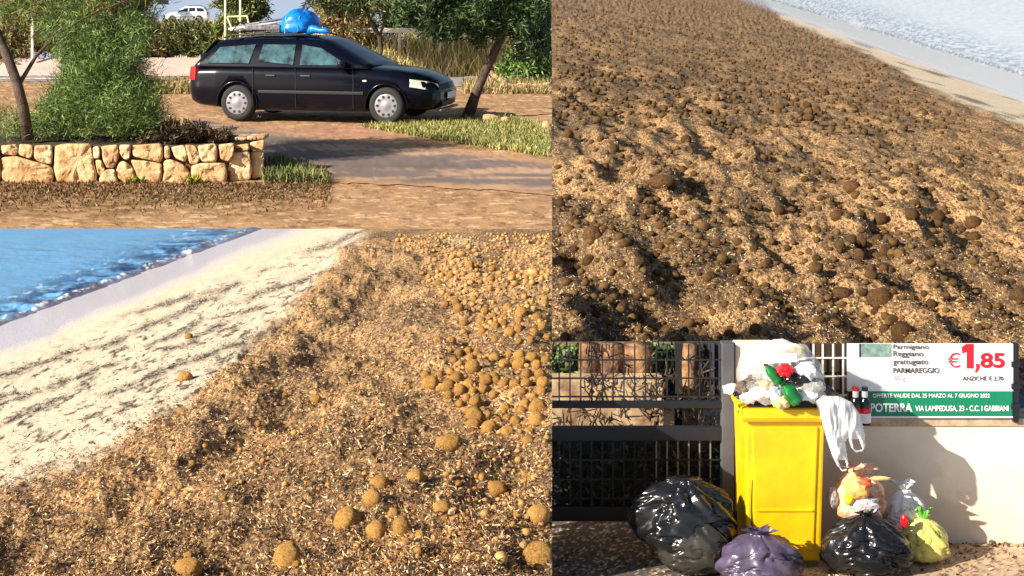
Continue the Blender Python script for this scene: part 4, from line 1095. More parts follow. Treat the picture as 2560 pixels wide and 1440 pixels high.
for i, poly in enumerate(SP):
    pl = [(a / 2.483, b / 2.483) for a, b in poly]
    turn = max(0, (sum(q[0] for q in pl) / len(pl) - 560)) / 100 * .25
    part(stone_mesh(pl, DS + turn, .4, i), 'stone', m_stone[i % 3], swall, smooth=True)
part(rect(MB(), -60, 370, 620, 462, DS + .04, .3), 'mortar', mat('dark_mortar', lin(104, 78, 52), rough=.95, var=.3), swall)
for i, (u0, u1, v0, v1) in enumerate([(586, 615, 343, 352), (616, 640, 341, 351), (641, 662, 339, 350)]):     # cap stones turning back
    part(rect(MB(), u0, v0, u1, v1, DS + .75, .35), 'cap_stone', m_stone[i % 3], swall, bevel=.03)
U, V = np.meshgrid(np.arange(-170, 650, 6.0), np.arange(300, 372, 3.0))
bedp = PA(U, V, DS + .1 + (368 - V) / 68 * 1.6); bedp[..., 2] = float(P(0, 366, DS + .1).z) + .05 * (fbm(U / 40, V / 20, 4, 3) - .5) - .02
me = mesh_np('planting_bed', bedp.reshape(-1, 3), grid_faces(*U.shape), smooth=True)
link('planting_bed', me, mat('dark_soil', lin(72, 54, 38), rough=.95, var=.4, vscale=6), kind='structure')

# ------------------------------------------------------------------ foliage builders
def in_crop(pts, margin=1.0):
    u, v = proj(pts); return u < 1380 - margin
def sprays(ell, n_spray, n_leaf, d0, dd, spray_r, upb=.25, lo=None):
    """feathery sprays spread through image-plane ellipses with depth"""
    w = np.array([e[2] * e[3] for e in ell], float); w /= w.sum()
    idx = rng.choice(len(ell), n_spray, p=w); e = np.array(ell)[idx]
    r = rng.normal(size=(n_spray, 3)); r /= np.linalg.norm(r, axis=1, keepdims=True); r *= rng.random((n_spray, 1)) ** (1 / 2.4)
    dep = d0 + r[:, 2] * dd
    c = PA(e[:, 0] + r[:, 0] * e[:, 2], e[:, 1] + r[:, 1] * e[:, 3], dep)
    sd = rand_dirs(n_spray, upb); sd /= np.linalg.norm(sd, axis=1, keepdims=True)
    t = rng.random((n_spray, n_leaf, 1))
    pts = c[:, None] + sd[:, None] * (t - .3) * spray_r + rng.normal(size=(n_spray, n_leaf, 3)) * spray_r * .16
    dirs = sd[:, None] * 1.2 + rng.normal(size=(n_spray, n_leaf, 3)) * .7
    tone = rng.normal(size=(n_spray, 1)) * .22 + np.zeros((1, n_leaf))
    pts, dirs, tone = pts.reshape(-1, 3), dirs.reshape(-1, 3), tone.ravel()
    ok = in_crop(pts, 3) & (pts[:, 2] > Z1 + .02 if lo is None else pts[:, 2] > lo)
    return pts[ok], dirs[ok], tone[ok]
m_barkd = mat('dark_bark', lin(62, 48, 40), rough=.9, color2=lin(104, 84, 68), vscale=9, bump=.8, bscale=25, bdist=.03)
def foliage(ell, ns, nl, d0, dd, sr, ll, lw, cols, parent, name='crown', upb=.25, lo=None):
    pts, dirs, tone = sprays(ell, ns, nl, d0, dd, sr, upb, lo)
    c = pick(cols, len(pts), .18) * (1 + tone[:, None]).clip(.45, 1.6)
    L_ = rng.uniform(.6, 1.3, len(pts)) * ll
    u, v = proj(pts + dirs / np.linalg.norm(dirs, axis=1, keepdims=True) * L_[:, None]); ok = u < 1379.5
    o = quads(name, (pts - np.array(parent.location))[ok], L_[ok], L_[ok] * lw, dirs[ok], leaf_mat, c[ok], bend=.2, parent=parent)
    return o
def limb(path, d, parent, name='trunk'):
    """path: (u, v, width in photo px, depth offset)"""
    mb = MB(); pts = [P(u, v, d + o) for u, v, w, o in path]
    mb.tube([q - Vector(parent.location) for q in pts], [w / 2 / F * d for u, v, w, o in path], 9)
    return mb.build(name, m_barkd, parent, smooth=True)
TAMB = [lin(112, 140, 62), lin(134, 160, 78), lin(82, 108, 48), lin(160, 176, 100), lin(56, 78, 36), lin(60, 84, 44)]
TAM = [lin(112, 142, 62), lin(136, 164, 78), lin(84, 112, 50), lin(158, 178, 96), lin(62, 88, 42)]
DKG = [lin(52, 70, 36), lin(70, 90, 46), lin(40, 56, 30), lin(92, 108, 60)]
TANV = [lin(150, 126, 84), lin(120, 104, 62), lin(180, 156, 108), lin(96, 92, 50), lin(136, 92, 60)]
OLV = [lin(96, 104, 58), lin(124, 126, 72), lin(70, 80, 44), lin(150, 142, 92)]
t = thing('tamarisk_bush', P(200, 362, 18.9), 'big feathery bright green bush growing behind the stone wall', 'bush')
foliage([(235, 270, 120, 80), (305, 240, 70, 95), (50, 325, 90, 34), (150, 290, 70, 60), (310, 315, 70, 40), (215, 190, 75, 55), (290, 130, 70, 60), (350, 250, 40, 70), (240, 110, 60, 60), (370, 300, 30, 40), (180, 70, 80, 50), (330, 80, 50, 50)], 900, 100, 19.0, .7, .40, .085, .06, TAMB, t, 'foliage', .3, lo=H - H1 + .45)
limb([(190, 362, 12, 0), (195, 300, 9, .1), (215, 230, 6, 0), (235, 170, 4, 0)], 19.0, t, 'stem')
t = thing('leaning_tree', P(66, 345, 18.5), 'dark leaning tree trunk with loose foliage at the left edge', 'tree')
limb([(70, 350, 30, 0), (58, 270, 27, 0), (42, 205, 25, 0), (18, 140, 24, 0), (-8, 80, 20, .1), (-30, 20, 16, .2)], 18.5, t)
limb([(45, 215, 12, 0), (90, 140, 9, .2), (150, 80, 7, .2), (240, 30, 5, .1), (320, 0, 4, 0)], 18.5, t, 'branch')
foliage([(40, 20, 80, 34), (150, 30, 90, 34), (240, 45, 80, 55), (315, 45, 62, 60), (240, 120, 80, 46), (120, -30, 140, 40), (300, -30, 120, 40)], 360, 90, 19.6, .9, .46, .12, .06, TAMB[:3] + OLV + [lin(170, 118, 54)], t, 'crown', .5)
t = thing('pine_tree', P(1178, 296, 26.5), 'leaning dark tree with spreading crown in front of the car', 'tree')
limb([(1168, 298, 34, 0), (1186, 245, 26, 0), (1206, 195, 24, 0), (1232, 140, 22, 0), (1252, 95, 19, 0), (1262, 40, 15, 0), (1268, -20, 10, 0)], 26.5, t)
limb([(1250, 98, 11, 0), (1210, 60, 8, -.2), (1150, 40, 6, -.3), (1090, 30, 4, -.3)], 26.5, t, 'branch')
limb([(1256, 80, 10, 0), (1300, 50, 7, .2), (1350, 30, 5, .2)], 26.5, t, 'branch')
foliage([(1150, 55, 115, 38), (1090, 20, 105, 42), (1230, 25, 110, 50), (1320, 40, 80, 60), (1335, 105, 50, 35), (1200, -50, 170, 45), (1040, 5, 50, 30)], 760, 70, 26.5, 1.0, .36, .12, .18, DKG, t)
t = thing('background_tree', P(948, 182, 37.5), 'thin crooked dark tree behind the car bonnet', 'tree')
limb([(948, 182, 11, 0), (952, 125, 11, 0), (950, 95, 12, 0), (932, 62, 12, 0), (918, 34, 11, 0), (930, 0, 9, 0), (940, -40, 6, 0)], 37.5, t)
limb([(948, 92, 7, 0), (962, 55, 7, .1), (972, 30, 5, .1)], 37.5, t, 'branch')
foliage([(880, 6, 90, 26), (960, -10, 90, 30), (820, 2, 50, 16), (1000, 14, 40, 30)], 260, 60, 37.5, .9, .4, .14, .2, DKG + OLV, t)

# hedges and scrub along the far road
def shrub(name, ell, d, label, cols, ns=160, nl=60, dd=.7, sr=.4, ll=.14, lw=.2, cat='shrub'):
    t = thing(name, P(ell[0][0], 178, d), label, cat)
    foliage(ell, ns, nl, d, dd, sr, ll, lw, cols, t, 'foliage')
    c = ell[0]; limb([(c[0], max(180, c[1] + c[3]), 6, 0), (c[0] + 4, c[1] + c[3] * .4, 5, 0), (c[0], c[1], 3, 0)], d, t, 'stem')
shrub('shrub', [(478, 100, 72, 34), (430, 95, 40, 28)], 40.2, 'dark olive shrub below the white car', OLV + DKG[:2], 300)
shrub('shrub', [(385, 108, 58, 36), (350, 95, 45, 38)], 40.4, 'tan scrub between the big bush and the dark olive shrub', TANV, 280)
shrub('shrub', [(545, 105, 30, 45), (590, 62, 22, 30)], 40.0, 'green upright shrub left of the car roof beside the poles', OLV + TAM[:2], 150)
shrub('shrub', [(628, 22, 28, 34), (590, 0, 50, 18)], 40.6, 'dark green tree tops left of the sky gap', DKG + OLV, 240)
shrub('shrub', [(870, 62, 60, 36), (835, 40, 34, 26), (900, 100, 50, 40)], 39.8, 'rusty tan bush right of the blue bundle', TANV + OLV[:1], 300)
shrub('shrub', [(1060, 45, 80, 34), (1140, 40, 60, 34), (1000, 50, 40, 30)], 40.4, 'dark green thicket beyond the white guard rail', DKG, 420)
shrub('shrub', [(1260, 40, 90, 44), (1340, 40, 60, 46), (1200, 20, 60, 40)], 40.6, 'grey green thicket at the right beyond the guard rail', DKG + OLV, 460)
shrub('shrub', [(1325, 165, 62, 34), (1360, 140, 40, 60), (1300, 185, 50, 18)], 36.5, 'fresh green bush by the dry-stone wall at the right edge', TAM[:3] + DKG[:1], 320)
shrub('shrub', [(60, 90, 120, 50), (180, 110, 90, 45), (20, 150, 70, 30), (260, 100, 60, 60)], 40.0, 'brown roadside scrub seen through the left foliage', TANV + OLV, 420)
shrub('shrub', [(60, 20, 110, 40), (180, 5, 120, 26), (320, 0, 80, 20)], 40.8, 'dark tree tops along the top left edge', DKG + OLV, 420)
shrub('shrub', [(410, 338, 60, 16), (480, 338, 60, 14), (540, 342, 40, 10)], 18.6, 'dry dark ground cover behind the right end of the stone wall', [lin(60, 50, 36), lin(84, 68, 48), lin(48, 42, 30), lin(112, 92, 66)], 160, 50, .35, .16, .07, .2)
# embankment with tall dry grass
U, V = np.meshgrid(np.append(np.arange(-170, 1380, 8.0), 1380), np.linspace(0, 1, 14))
hh = sstep(0, .9, V) * np.where(U < 560, .42, .72)
bp_ = PA(U, 178 + 0 * U, 38.9 + V * 1.2); bp_[..., 2] = Z1 + hh + .05 * (fbm(U / 30, V * 3, 5, 3) - .5)
bp_[..., 0] = (U - 1280) / F * bp_[..., 1]
me = mesh_np('embankment', bp_.reshape(-1, 3), grid_faces(*U.shape)[:, ::-1], smooth=True)
emb = link('embankment', me, mat('dry_bank', lin(150, 124, 80), rough=.95, color2=lin(104, 96, 52), vscale=2), kind='structure')
skirt('earth_edge', bp_[-1], -1, earth_mat, emb)
U2, V2 = np.meshgrid(np.arange(-170, 545, 8.0), np.linspace(0, 1, 8))
lp_ = PA(U2, 190 - 46 * V2, 38.7 + V2 * .9); me = mesh_np('slip_road', lp_.reshape(-1, 3), grid_faces(*U2.shape)[:, ::-1], smooth=True)
set_col(me, (np.broadcast_to(lin(196, 172, 160), U2.shape + (3,)) * (.8 + .35 * fbm(U2 / 60, V2 * 5, 12, 3))[..., None]).reshape(-1, 3)); link('slip_road', me, m_road, kind='structure')
def grass(name, n, pos, hmin, hmax, w, cols, label, lean=.35):
    p = pos(n); p = p[in_crop(p, 4)]; n = len(p)
    h_ = rng.uniform(hmin, hmax, n); d = np.stack([rng.normal(size=n) * lean, rng.normal(size=n) * lean, np.ones(n)], -1)
    u, v = proj(p + d * h_[:, None]); ok = u < 1379.5
    quads(name, p[ok], h_[ok], w * rng.uniform(.6, 1.4, ok.sum()), d[ok], leaf_mat, pick(cols, n, .2)[ok], bend=.3, label=label, cat='grass', kind='stuff')
def bank(n):
    u = rng.uniform(-150, 1380, n); t = rng.random(n); d = 38.8 + t * 1.1
    p = PA(u, 178 + 0 * u, d); p[:, 2] = Z1 + .7 * sstep(0, .9, t); return p[u > 540]
grass('dry_grass', 15000, bank, .25, .75, .022, [lin(226, 200, 140), lin(206, 178, 116), lin(236, 214, 160), lin(170, 160, 90), lin(150, 158, 84)], 'tall dry yellow grass on the bank behind the far road')
def verge(n):
    u = rng.uniform(300, 1380, n); v = rng.uniform(183, 187, n) * 0 + rng.uniform(200, 206, n); return g1(u, v)
def right_poly(n):
    u = rng.uniform(880, 1380, n * 3); v = rng.uniform(285, 398, n * 3)
    k = in_poly(u, v, [(900, 318), (990, 306), (1150, 296), (1240, 292), (1380, 318), (1380, 396), (1250, 378), (1080, 348)]); return g1(u[k][:n], v[k][:n])
grass('grass', 15000, right_poly, .03, .13, .012, [lin(146, 148, 74), lin(112, 124, 58), lin(176, 164, 96), lin(84, 98, 46), lin(188, 168, 112)], 'short green and straw grass beneath the front of the car')
def tuft_poly(n):
    u = rng.uniform(655, 830, n); v = rng.uniform(404, 462, n); k = in_poly(u, v, [(655, 425), (690, 408), (740, 420), (800, 446), (830, 460), (660, 460)]); return g1(u[k], v[k])
grass('grass', 3600, tuft_poly, .05, .22, .014, [lin(112, 134, 66), lin(86, 104, 52), lin(150, 140, 84), lin(110, 90, 60)], 'green grass tuft at the right end of the stone wall')
def foot(n):
    u = rng.uniform(-150, 830, n); v = 458 + np.abs(rng.normal(size=n)) * 26; return g1(u, np.minimum(v, 540))
grass('dry_grass', 8000, foot, .015, .06, .012, [lin(120, 88, 54), lin(150, 112, 70), lin(86, 64, 42), lin(104, 90, 52)], 'sparse dry grass on the dirt before the stone wall', .8)
def weeds(n):
    b = rng.choice([332, 350, 480, 486, 495], n); return g1(b + rng.normal(size=n) * 6, 459 + 0 * b)
grass('weeds', 160, weeds, .04, .13, .016, [lin(120, 150, 60), lin(196, 176, 50), lin(90, 120, 50)], 'little green weeds at the foot of the stone wall', .5)
def back_grass(n):
    u = np.concatenate([rng.uniform(340, 480, n // 2), rng.uniform(1160, 1380, n // 2)]); return g1(u, rng.uniform(208, 236, len(u)))
grass('grass', 5000, back_grass, .06, .28, .02, [lin(140, 136, 76), lin(110, 118, 60), lin(186, 164, 112), lin(150, 110, 80)], 'scrubby verge grass along the far road behind the car')

# dry-stone wall at the right, and loose stones
dw = thing('rubble_wall', P(1300, 232, 33), 'low dry-stone rubble wall at the right edge behind the tree', 'stone wall')
SM = []
for i in range(5):
    bm = bmesh.new(); bmesh.ops.create_icosphere(bm, subdivisions=2, radius=1)
    for q in bm.verts:
        c_ = q.co; k = 1 / max(abs(c_.x), abs(c_.y), abs(c_.z)); q.co = c_ * (.55 + .45 * k) * (1 + .35 * (float(fbm(c_.x * 1.5 + i * 3, c_.y * 1.5 + c_.z, 30 + i, 2)) - .5))
    me = bpy.data.meshes.new('stone'); bm.to_mesh(me); bm.free(); me.materials.append(m_stone[i % 3]); SM.append(me)
for i in range(3):
    for j, u in enumerate(np.arange(1246 + i * 6, 1372, 13.5)):
        v0 = 240 - i * 11 - max(0, (u - 1300)) * .02 + random.uniform(-2, 2); d = 33.0 + i * .08
        o = link('stone', random.choice(SM), None, dw); o.location = P(u, v0 - 4, d) - Vector(dw.location); k = d / F
        o.scale = (random.uniform(7, 9) * k, 8 * k, random.uniform(5, 7) * k); o.rotation_euler = (random.uniform(-.3, .3), random.uniform(-.3, .3), random.uniform(-.4, .4))
for i, (u, v) in enumerate([(1228, 182), (1238, 190), (1250, 198), (1262, 207), (1216, 208), (1206, 222)]):
    o = link('stone', random.choice(SM), None, dw); d = 34; k = d / F; o.location = P(u, v, d) - Vector(dw.location); o.scale = (11 * k, 8 * k, 6 * k); o.rotation_euler = (0, .5, random.uniform(-.4, .4))
for u, v, ru, rv, lab in [(1228, 296, 22, 11, 'pale block of stone lying in the sand right of the tree'), (1262, 300, 12, 8, 'small pale stone beside the larger block right of the tree'), (1366, 316, 11, 13, 'stone at the right edge by the grass'), (470, 206, 18, 9, 'pale boulder at the rear bumper of the dark car'), (440, 212, 16, 8, 'low boulder second from the rear bumper')]:
    d = float(d1(v + rv * .8)); k = d / F
    o = link('boulder', random.choice(SM), None, None, lab, 'stone'); o.location = P(u, v, d); o.scale = (ru * k, rv * k * 1.2, rv * k); o.rotation_euler = (0, random.uniform(-.15, .15), random.uniform(-.5, .5))

# guard rail
gr = thing('guard_rail', P(1120, 150, 39.2), 'white guard rail running along the bank behind the far road', 'guard rail')
part(rect(MB(), 862, 70, 1379, 82, 39.2, .05), 'rail', mat('white_rail', lin(222, 216, 200), rough=.5, var=.15, vscale=3), gr, bevel=.01)
for u in (905, 998, 1100, 1198, 1300): part(rect(MB(), u - 3, 76, u + 3, 150, 39.26, .07), 'post', MATS['white_rail'], gr)
gr = thing('guard_rail', P(170, 150, 39.2), 'pale guard rail glimpsed through the left foliage', 'guard rail')
part(rect(MB(), 60, 24, 226, 38, 39.2, .05), 'rail', MATS['white_rail'], gr, bevel=.01)
for u in (80, 150, 218): part(rect(MB(), u - 3, 30, u + 3, 150, 39.26, .07), 'post', MATS['white_rail'], gr)
# poles and the pale frame behind the car
m_pole = mat('pale_pole', lin(232, 222, 176), rough=.5)
def pole(u, v0, v1, w, lab):
    MB().tube([P(u, v1, 39), P(u, v0, 39)], w / 2 / F * 39, 8).build('pole', m_pole, label=lab, cat='pole', smooth=True)
pole(563.5, -60, 182, 6, 'tall cream pole left of the pair behind the car')
pole(601, -60, 182, 6, 'tall cream pole right of the pair behind the car')
fr = thing('goal_frame', P(596, 60, 38.8), 'pale tubular frame between the two poles', 'frame')
for a, b in (((568, 42), (618, 40)), ((568, 42), (580, 72)), ((618, 40), (624, 70))):
    part(MB().tube([P(a[0], a[1], 38.8), P(b[0], b[1], 38.8)], 2.2 / F * 38.8, 6), 'bar', m_pole, fr)
# far embankment road for the white car
mb = MB(); a = P(250, 57, 140); b = P(640, 57, 140); mb.box(((a.x + b.x) / 2, 146, a.z / 2 - .5), (b.x - a.x, 14, a.z + 1.0)); mb.build('far_embankment', mat('far_bank', lin(190, 176, 150), rough=.9, var=.2, vscale=.3), kind='structure')

# ------------------------------------------------------------------ cars
m_navy = mat('navy_paint', (.002, .0025, .008), rough=.2, coat=.12, spec=.25)
m_trim = mat('black_trim', (.01, .01, .012), rough=.5)
m_tyre = mat('tyre_rubber', (.018, .018, .018), rough=.8)
m_hub = mat('hubcap_silver', lin(150, 148, 154), rough=.4, metallic=.3)
m_lens = mat('headlight_lens', lin(232, 228, 206), rough=.12, spec=.8)
m_tail = mat('tail_red', lin(196, 22, 24), rough=.2)
m_plate = mat('plate_white', lin(236, 238, 236), rough=.4)
m_glass = mat('car_glass', lin(5, 10, 14), rough=.05, color2=lin(70, 112, 120), vscale=4.5, spec=.9)
m_glass2 = mat('plain_glass', (.02, .025, .03), rough=.05, spec=.9)
def loft(stations, sect):
    mb = MB(); vv = []; ff = []; n = None
    for s in stations:
        ring = sect(s); n = len(ring); vv += ring
    for i in range(len(stations) - 1):
        for j in range(n): ff.append((i * n + j, i * n + (j + 1) % n, (i + 1) * n + (j + 1) % n, (i + 1) * n + j))
    ff.append(tuple(range(n))); ff.append(tuple((len(stations) - 1) * n + j for j in range(n)))
    return mb.add(vv, ff)
def interp_st(st, k):
    xs = [s[0] for s in st]; X = sorted(set(xs + list(np.linspace(xs[0], xs[-1], k))))
    return [tuple([x] + [float(np.interp(x, xs, [s[i] for s in st])) for i in range(1, len(st[0]))]) for x in X]
def make_car(label, paint, glass, loaded):
    t = thing('estate_car' if loaded else 'white_car', (0, 0, 0), label, 'car')
    st = [(-.97, .56, .46, .68, .70), (-.955, .70, .36, .76, .79), (-.90, .78, .30, .86, .89), (-.78, .83, .26, .93, .96), (-.4, .86, .22, .95, .975), (.3, .87, .19, .95, .975), (1.2, .875, .19, .945, .97), (2.0, .875, .19, .93, .965),
          (2.35, .87, .19, .915, .965), (2.75, .86, .20, .87, .93), (3.1, .83, .22, .80, .87), (3.32, .77, .23, .72, .79), (3.46, .68, .25, .65, .71), (3.53, .56, .30, .56, .62), (3.55, .46, .36, .48, .52)]
    def sect(s):
        x, w, zb, zs, zt = s; h_ = zs - zb
        half = [(0, zb), (w * .80, zb), (w * .93, zb + .05), (w * .985, zb + h_ * .28), (w, zb + h_ * .55), (w * .985, zb + h_ * .82), (w * .94, zs - .015), (w * .86, zs + (zt - zs) * .45), (w * .5, zt - .008), (0, zt)]
        return [(x, -y, z) for y, z in half] + [(x, y, z) for y, z in half[-2:0:-1]]
    body = loft(interp_st(st, 34), sect).build('body', paint, t, smooth=True)
    # wheel arches cut out of the body
    for xw in (0.0, 2.7):
        mb = MB(); mb.lathe([(0.0, -1.2), (.365, -1.2), (.365, 1.2), (0.0, 1.2)], 36, 'Y', (xw, 0, .315))
        me = bpy.data.meshes.new('arch'); me.from_pydata(mb.v, [], mb.f)
        bm = bmesh.new(); bm.from_mesh(me); bmesh.ops.remove_doubles(bm, verts=bm.verts, dist=1e-4); bmesh.ops.recalc_face_normals(bm, faces=bm.faces); bm.to_mesh(me); bm.free()
        cutter = bpy.data.objects.new('arch', me); COL.objects.link(cutter)
        md = body.modifiers.new('cut', 'BOOLEAN'); md.object = cutter; md.operation = 'DIFFERENCE'; md.solver = 'EXACT'
        dg = bpy.context.evaluated_depsgraph_get(); nm = bpy.data.meshes.new_from_object(body.evaluated_get(dg))
        body.modifiers.clear(); body.data = nm; bpy.data.objects.remove(cutter)
    gh = [(-.80, .0), (-.72, .16), (-.46, .42), (-.25, .465), (.3, .50), (.9, .505), (1.35, .48), (1.55, .44), (1.95, .24), (2.38, .0)]
    def gsect(s):
        x, hz = s[0], s[1]; zr = .95 + max(hz, .012); wb = .835; ws = wb - max(hz, .01) * .40; 
        rr = min(.07, hz * .35 + .004)
        half = [(0, .93), (wb, .93), (wb - .01, .955), ((wb + ws) / 2 + .012, .95 + hz * .5), (ws + .01, zr - rr), (ws - rr * .9, zr - rr * .15), (ws * .5, zr + .012), (0, zr + .018)]
        return [(x, -y, z) for y, z in half] + [(x, y, z) for y, z in half[-2:0:-1]]
    loft(interp_st(gh, 30), gsect).build('roof', paint, t, smooth=True)
    def ysurf(z): return .835 - (z - .95) * .40 + .012
    wins = [[(-.58, 1.0), (-.36, 1.30), (.28, 1.325), (.20, 1.0)], [(.36, 1.0), (.42, 1.325), (1.02, 1.325), (1.02, .985)], [(1.14, .985), (1.14, 1.325), (1.44, 1.30), (1.75, 1.13), (2.0, .985)]]
    for sgn in (-1, 1):
        for w in wins:
            mb = MB(); n = 7; vv = []; ff = []
            # dense pane so that it follows the curved side
            zs = sorted(set(list(np.linspace(min(q[1] for q in w), max(q[1] for q in w), n))))
            for z in zs:
                xs = []
                for i in range(len(w)):
                    a, b = w[i], w[(i + 1) % len(w)]
                    if abs(a[1] - b[1]) < 1e-6:
                        if abs(a[1] - z) < 1e-6: xs += [a[0], b[0]]
                    elif min(a[1], b[1]) - 1e-6 <= z <= max(a[1], b[1]) + 1e-6: xs.append(a[0] + (b[0] - a[0]) * (z - a[1]) / (b[1] - a[1]))
                mid = math.sin(math.pi * min(1, max(0, (z - .95) / .42))) * .008
                vv += [(min(xs), sgn * (ysurf(z) + mid), z), (max(xs), sgn * (ysurf(z) + mid), z)]
            for i in range(n - 1): ff.append((2 * i, 2 * i + 1, 2 * i + 3, 2 * i + 2))
            mb.add(vv, ff).build('side_window', glass, t, smooth=True)
    def pane(name, x0, z0, w0, x1, z1, w1, bulge, off, m):
        vv = []; ff = []; n = 9
        for i in range(5):
            s = i / 4
            for j in range(n):
                q = j / (n - 1) * 2 - 1
                vv.append((x0 + (x1 - x0) * s + bulge * (1 - q * q) + off[0], (w0 + (w1 - w0) * s) * q, z0 + (z1 - z0) * s + off[1] + .0))
        for i in range(4):
            for j in range(n - 1): ff.append((i * n + j, i * n + j + 1, (i + 1) * n + j + 1, (i + 1) * n + j))
        MB().add(vv, ff).build(name, m, t, smooth=True)
    pane('windscreen', 2.30, .995, .72, 1.56, 1.392, .60, 0.02, (.02, .018), glass)
    pane('rear_window', -.76, 1.06, .68, -.50, 1.36, .60, -.02, (-.03, .02), glass)
    # wheels
    for xw in (0, 2.7):
        for sgn in (-1, 1):
            w = bpy.data.objects.new('wheel', None); COL.objects.link(w); w.parent = t; w.location = (xw, sgn * .76, .315); w.empty_display_size = .1
            if sgn > 0: w.rotation_euler = (0, 0, math.pi)
            MB().lathe([(.20, -.10), (.25, -.112), (.295, -.10), (.312, -.06), (.312, .06), (.295, .1), (.20, .1)], 32, 'Y').build('tyre', m_tyre, w, smooth=True)
            MB().lathe([(0, -.118), (.05, -.118), (.07, -.108), (.12, -.104), (.185, -.108), (.205, -.10), (.21, -.06)], 32, 'Y').build('hubcap', m_hub, w, smooth=True)
            mb = MB()
            for j in range(10):
                a = 2 * math.pi * j / 10; c0 = Vector((.155 * math.cos(a), -.1105, .155 * math.sin(a))); e1 = Vector((math.cos(a), 0, math.sin(a))); e2 = Vector((-math.sin(a), 0, math.cos(a)))
                ring = [c0 + e1 * .026 * math.cos(b) + e2 * .022 * math.sin(b) for b in np.linspace(0, 2 * math.pi, 10, endpoint=False)]
                mb.add(ring, [tuple(range(10))])
            o = mb.build('vent_holes', m_trim, w); o['kind'] = 'stuff'
            MB().lathe([(0, .05), (.3, .05), (.3, .10)], 20, 'Y').build('inner_wheel', m_trim, w)
    # arch lips on the visible rim of the arches
    for xw in (0, 2.7):
        for sgn in (-1, 1):
            MB().tube([(xw + .372 * math.cos(a), sgn * (.868 if xw < 1 else .858), .315 + .372 * math.sin(a)) for a in np.linspace(-.15, math.pi + .15, 22)], .014, 6).build('arch_lip', paint, t, smooth=True)
    # lights, bumpers, grille
    for sgn in (-1, 1):
        pts = [(3.10, .815, .635), (3.34, .735, .595), (3.475, .60, .565), (3.515, .44, .56), (3.48, .46, .675), (3.34, .64, .725), (3.11, .795, .765)]
        mb = MB(); pp = [Vector((a + .018, sgn * (b + .022), c)) for a, b, c in pts]; mb.prism(pp, (-.07, -sgn * .05, 0)); mb.build('headlight', m_lens, t, bevel=.006)
        mb = MB(); mb.prism([Vector(q) for q in ((3.205, sgn * .80, .655), (3.18, sgn * .815, .655), (3.18, sgn * .80, .73), (3.205, sgn * .785, .725))], (0, -sgn * .05, 0)); mb.build('turn_signal', mat('amber', lin(240, 226, 200), rough=.15), t)
        mb = MB(); mb.prism([Vector(q) for q in ((-.80, sgn * .845, .70), (-.94, sgn * .775, .70), (-.90, sgn * .80, .93), (-.79, sgn * .83, .95))], (.06, -sgn * .06, 0)); mb.build('tail_light', m_tail, t, bevel=.006)
        MB().box((1.95, sgn * .93, 1.0), (.14, .17, .12)).build('door_mirror', m_trim if not loaded else paint, t, bevel=.03, smooth=True)
        for xh in (.62, 1.26): MB().box((xh, sgn * .878, .80), (.17, .02, .025)).build('door_handle', m_trim if not loaded else mat('handle_grey', lin(70, 70, 76), rough=.3), t, bevel=.006)
        MB().box((2.32, sgn * .868, .73), (.07, .014, .03)).build('side_marker', m_lens, t, bevel=.004)
        MB().box((1.35, sgn * .879, .52), (1.9, .018, .05)).build('side_moulding', m_trim, t, bevel=.006)
        for xs in (.30, 1.08, 2.12):
            MB().tube([(xs, sgn * .872, .26), (xs, sgn * .882, .55), (xs, sgn * .868, .80), (xs - .02, sgn * .845, .93)], .005, 5).build('door_seam', m_trim, t)
        MB().tube([(-.35, sgn * .60, 1.43), (-.25, sgn * .60, 1.475), (.4, sgn * .60, 1.505), (1.1, sgn * .60, 1.50), (1.3, sgn * .60, 1.46)], .016, 7).build('roof_rail', m_trim, t, smooth=True)
    MB().add([(3.30, -.80, .40), (3.46, -.68, .40), (3.55, -.50, .40), (3.59, 0, .40), (3.55, .50, .40), (3.46, .68, .40), (3.30, .80, .40), (3.30, -.81, .54), (3.47, -.69, .54), (3.56, -.50, .545), (3.60, 0, .55), (3.56, .50, .545), (3.47, .69, .54), (3.30, .81, .54)],
             [(i, i + 1, i + 8, i + 7) for i in range(6)] + [(0, 7, 13, 6), (7, 8, 9, 10, 11, 12, 13), (0, 6, 5, 4, 3, 2, 1)]).build('front_bumper', paint, t, bevel=.012, smooth=False)
    MB().box((3.545, 0, .33), (.03, .80, .06)).build('lower_grille', m_trim, t, bevel=.006)
    MB().box((3.53, 0, .235), (.10, 1.1, .03)).build('front_lip', mat('lip_grey', lin(120, 120, 126), rough=.4), t, bevel=.008)
    MB().add([(3.545, -.36, .57), (3.585, 0, .57), (3.545, .36, .57), (3.50, -.34, .665), (3.53, 0, .675), (3.50, .34, .665)], [(0, 1, 4, 3), (1, 2, 5, 4)]).build('grille', m_trim, t)
    MB().lathe([(.052, .0), (.066, .004), (.066, -.004), (.052, 0)], 18, 'Y').build('emblem', mat('chrome', (.7, .7, .72), rough=.15, metallic=1), t)
    e = t.children[-1]; e.location = (3.575, 0, .62); e.rotation_euler = (0, 0, math.radians(90))
    MB().tube([(-.035, 0, .03), (-.012, 0, -.04), (0, 0, 0), (.012, 0, -.04), (.035, 0, .03)], .008, 5).build('emblem_letter', MATS['chrome'], t)
    e = t.children[-1]; e.location = (3.58, 0, .62); e.rotation_euler = (0, 0, math.radians(90))
    MB().box((3.608, 0, .465), (.012, .50, .105)).build('number_plate', m_plate, t, bevel=.003)
    MB().box((-.965, 0, .56), (.05, 1.3, .12)).build('rear_bumper', m_trim if loaded else paint, t, bevel=.02)
    MB().box((1.3, 0, .23), (3.0, 1.5, .08)).build('underbody', m_trim, t)
    return t
car = make_car('dark navy estate car loaded on the roof, parked beside the road', m_navy, m_glass, True)
YAW = -math.radians(13)
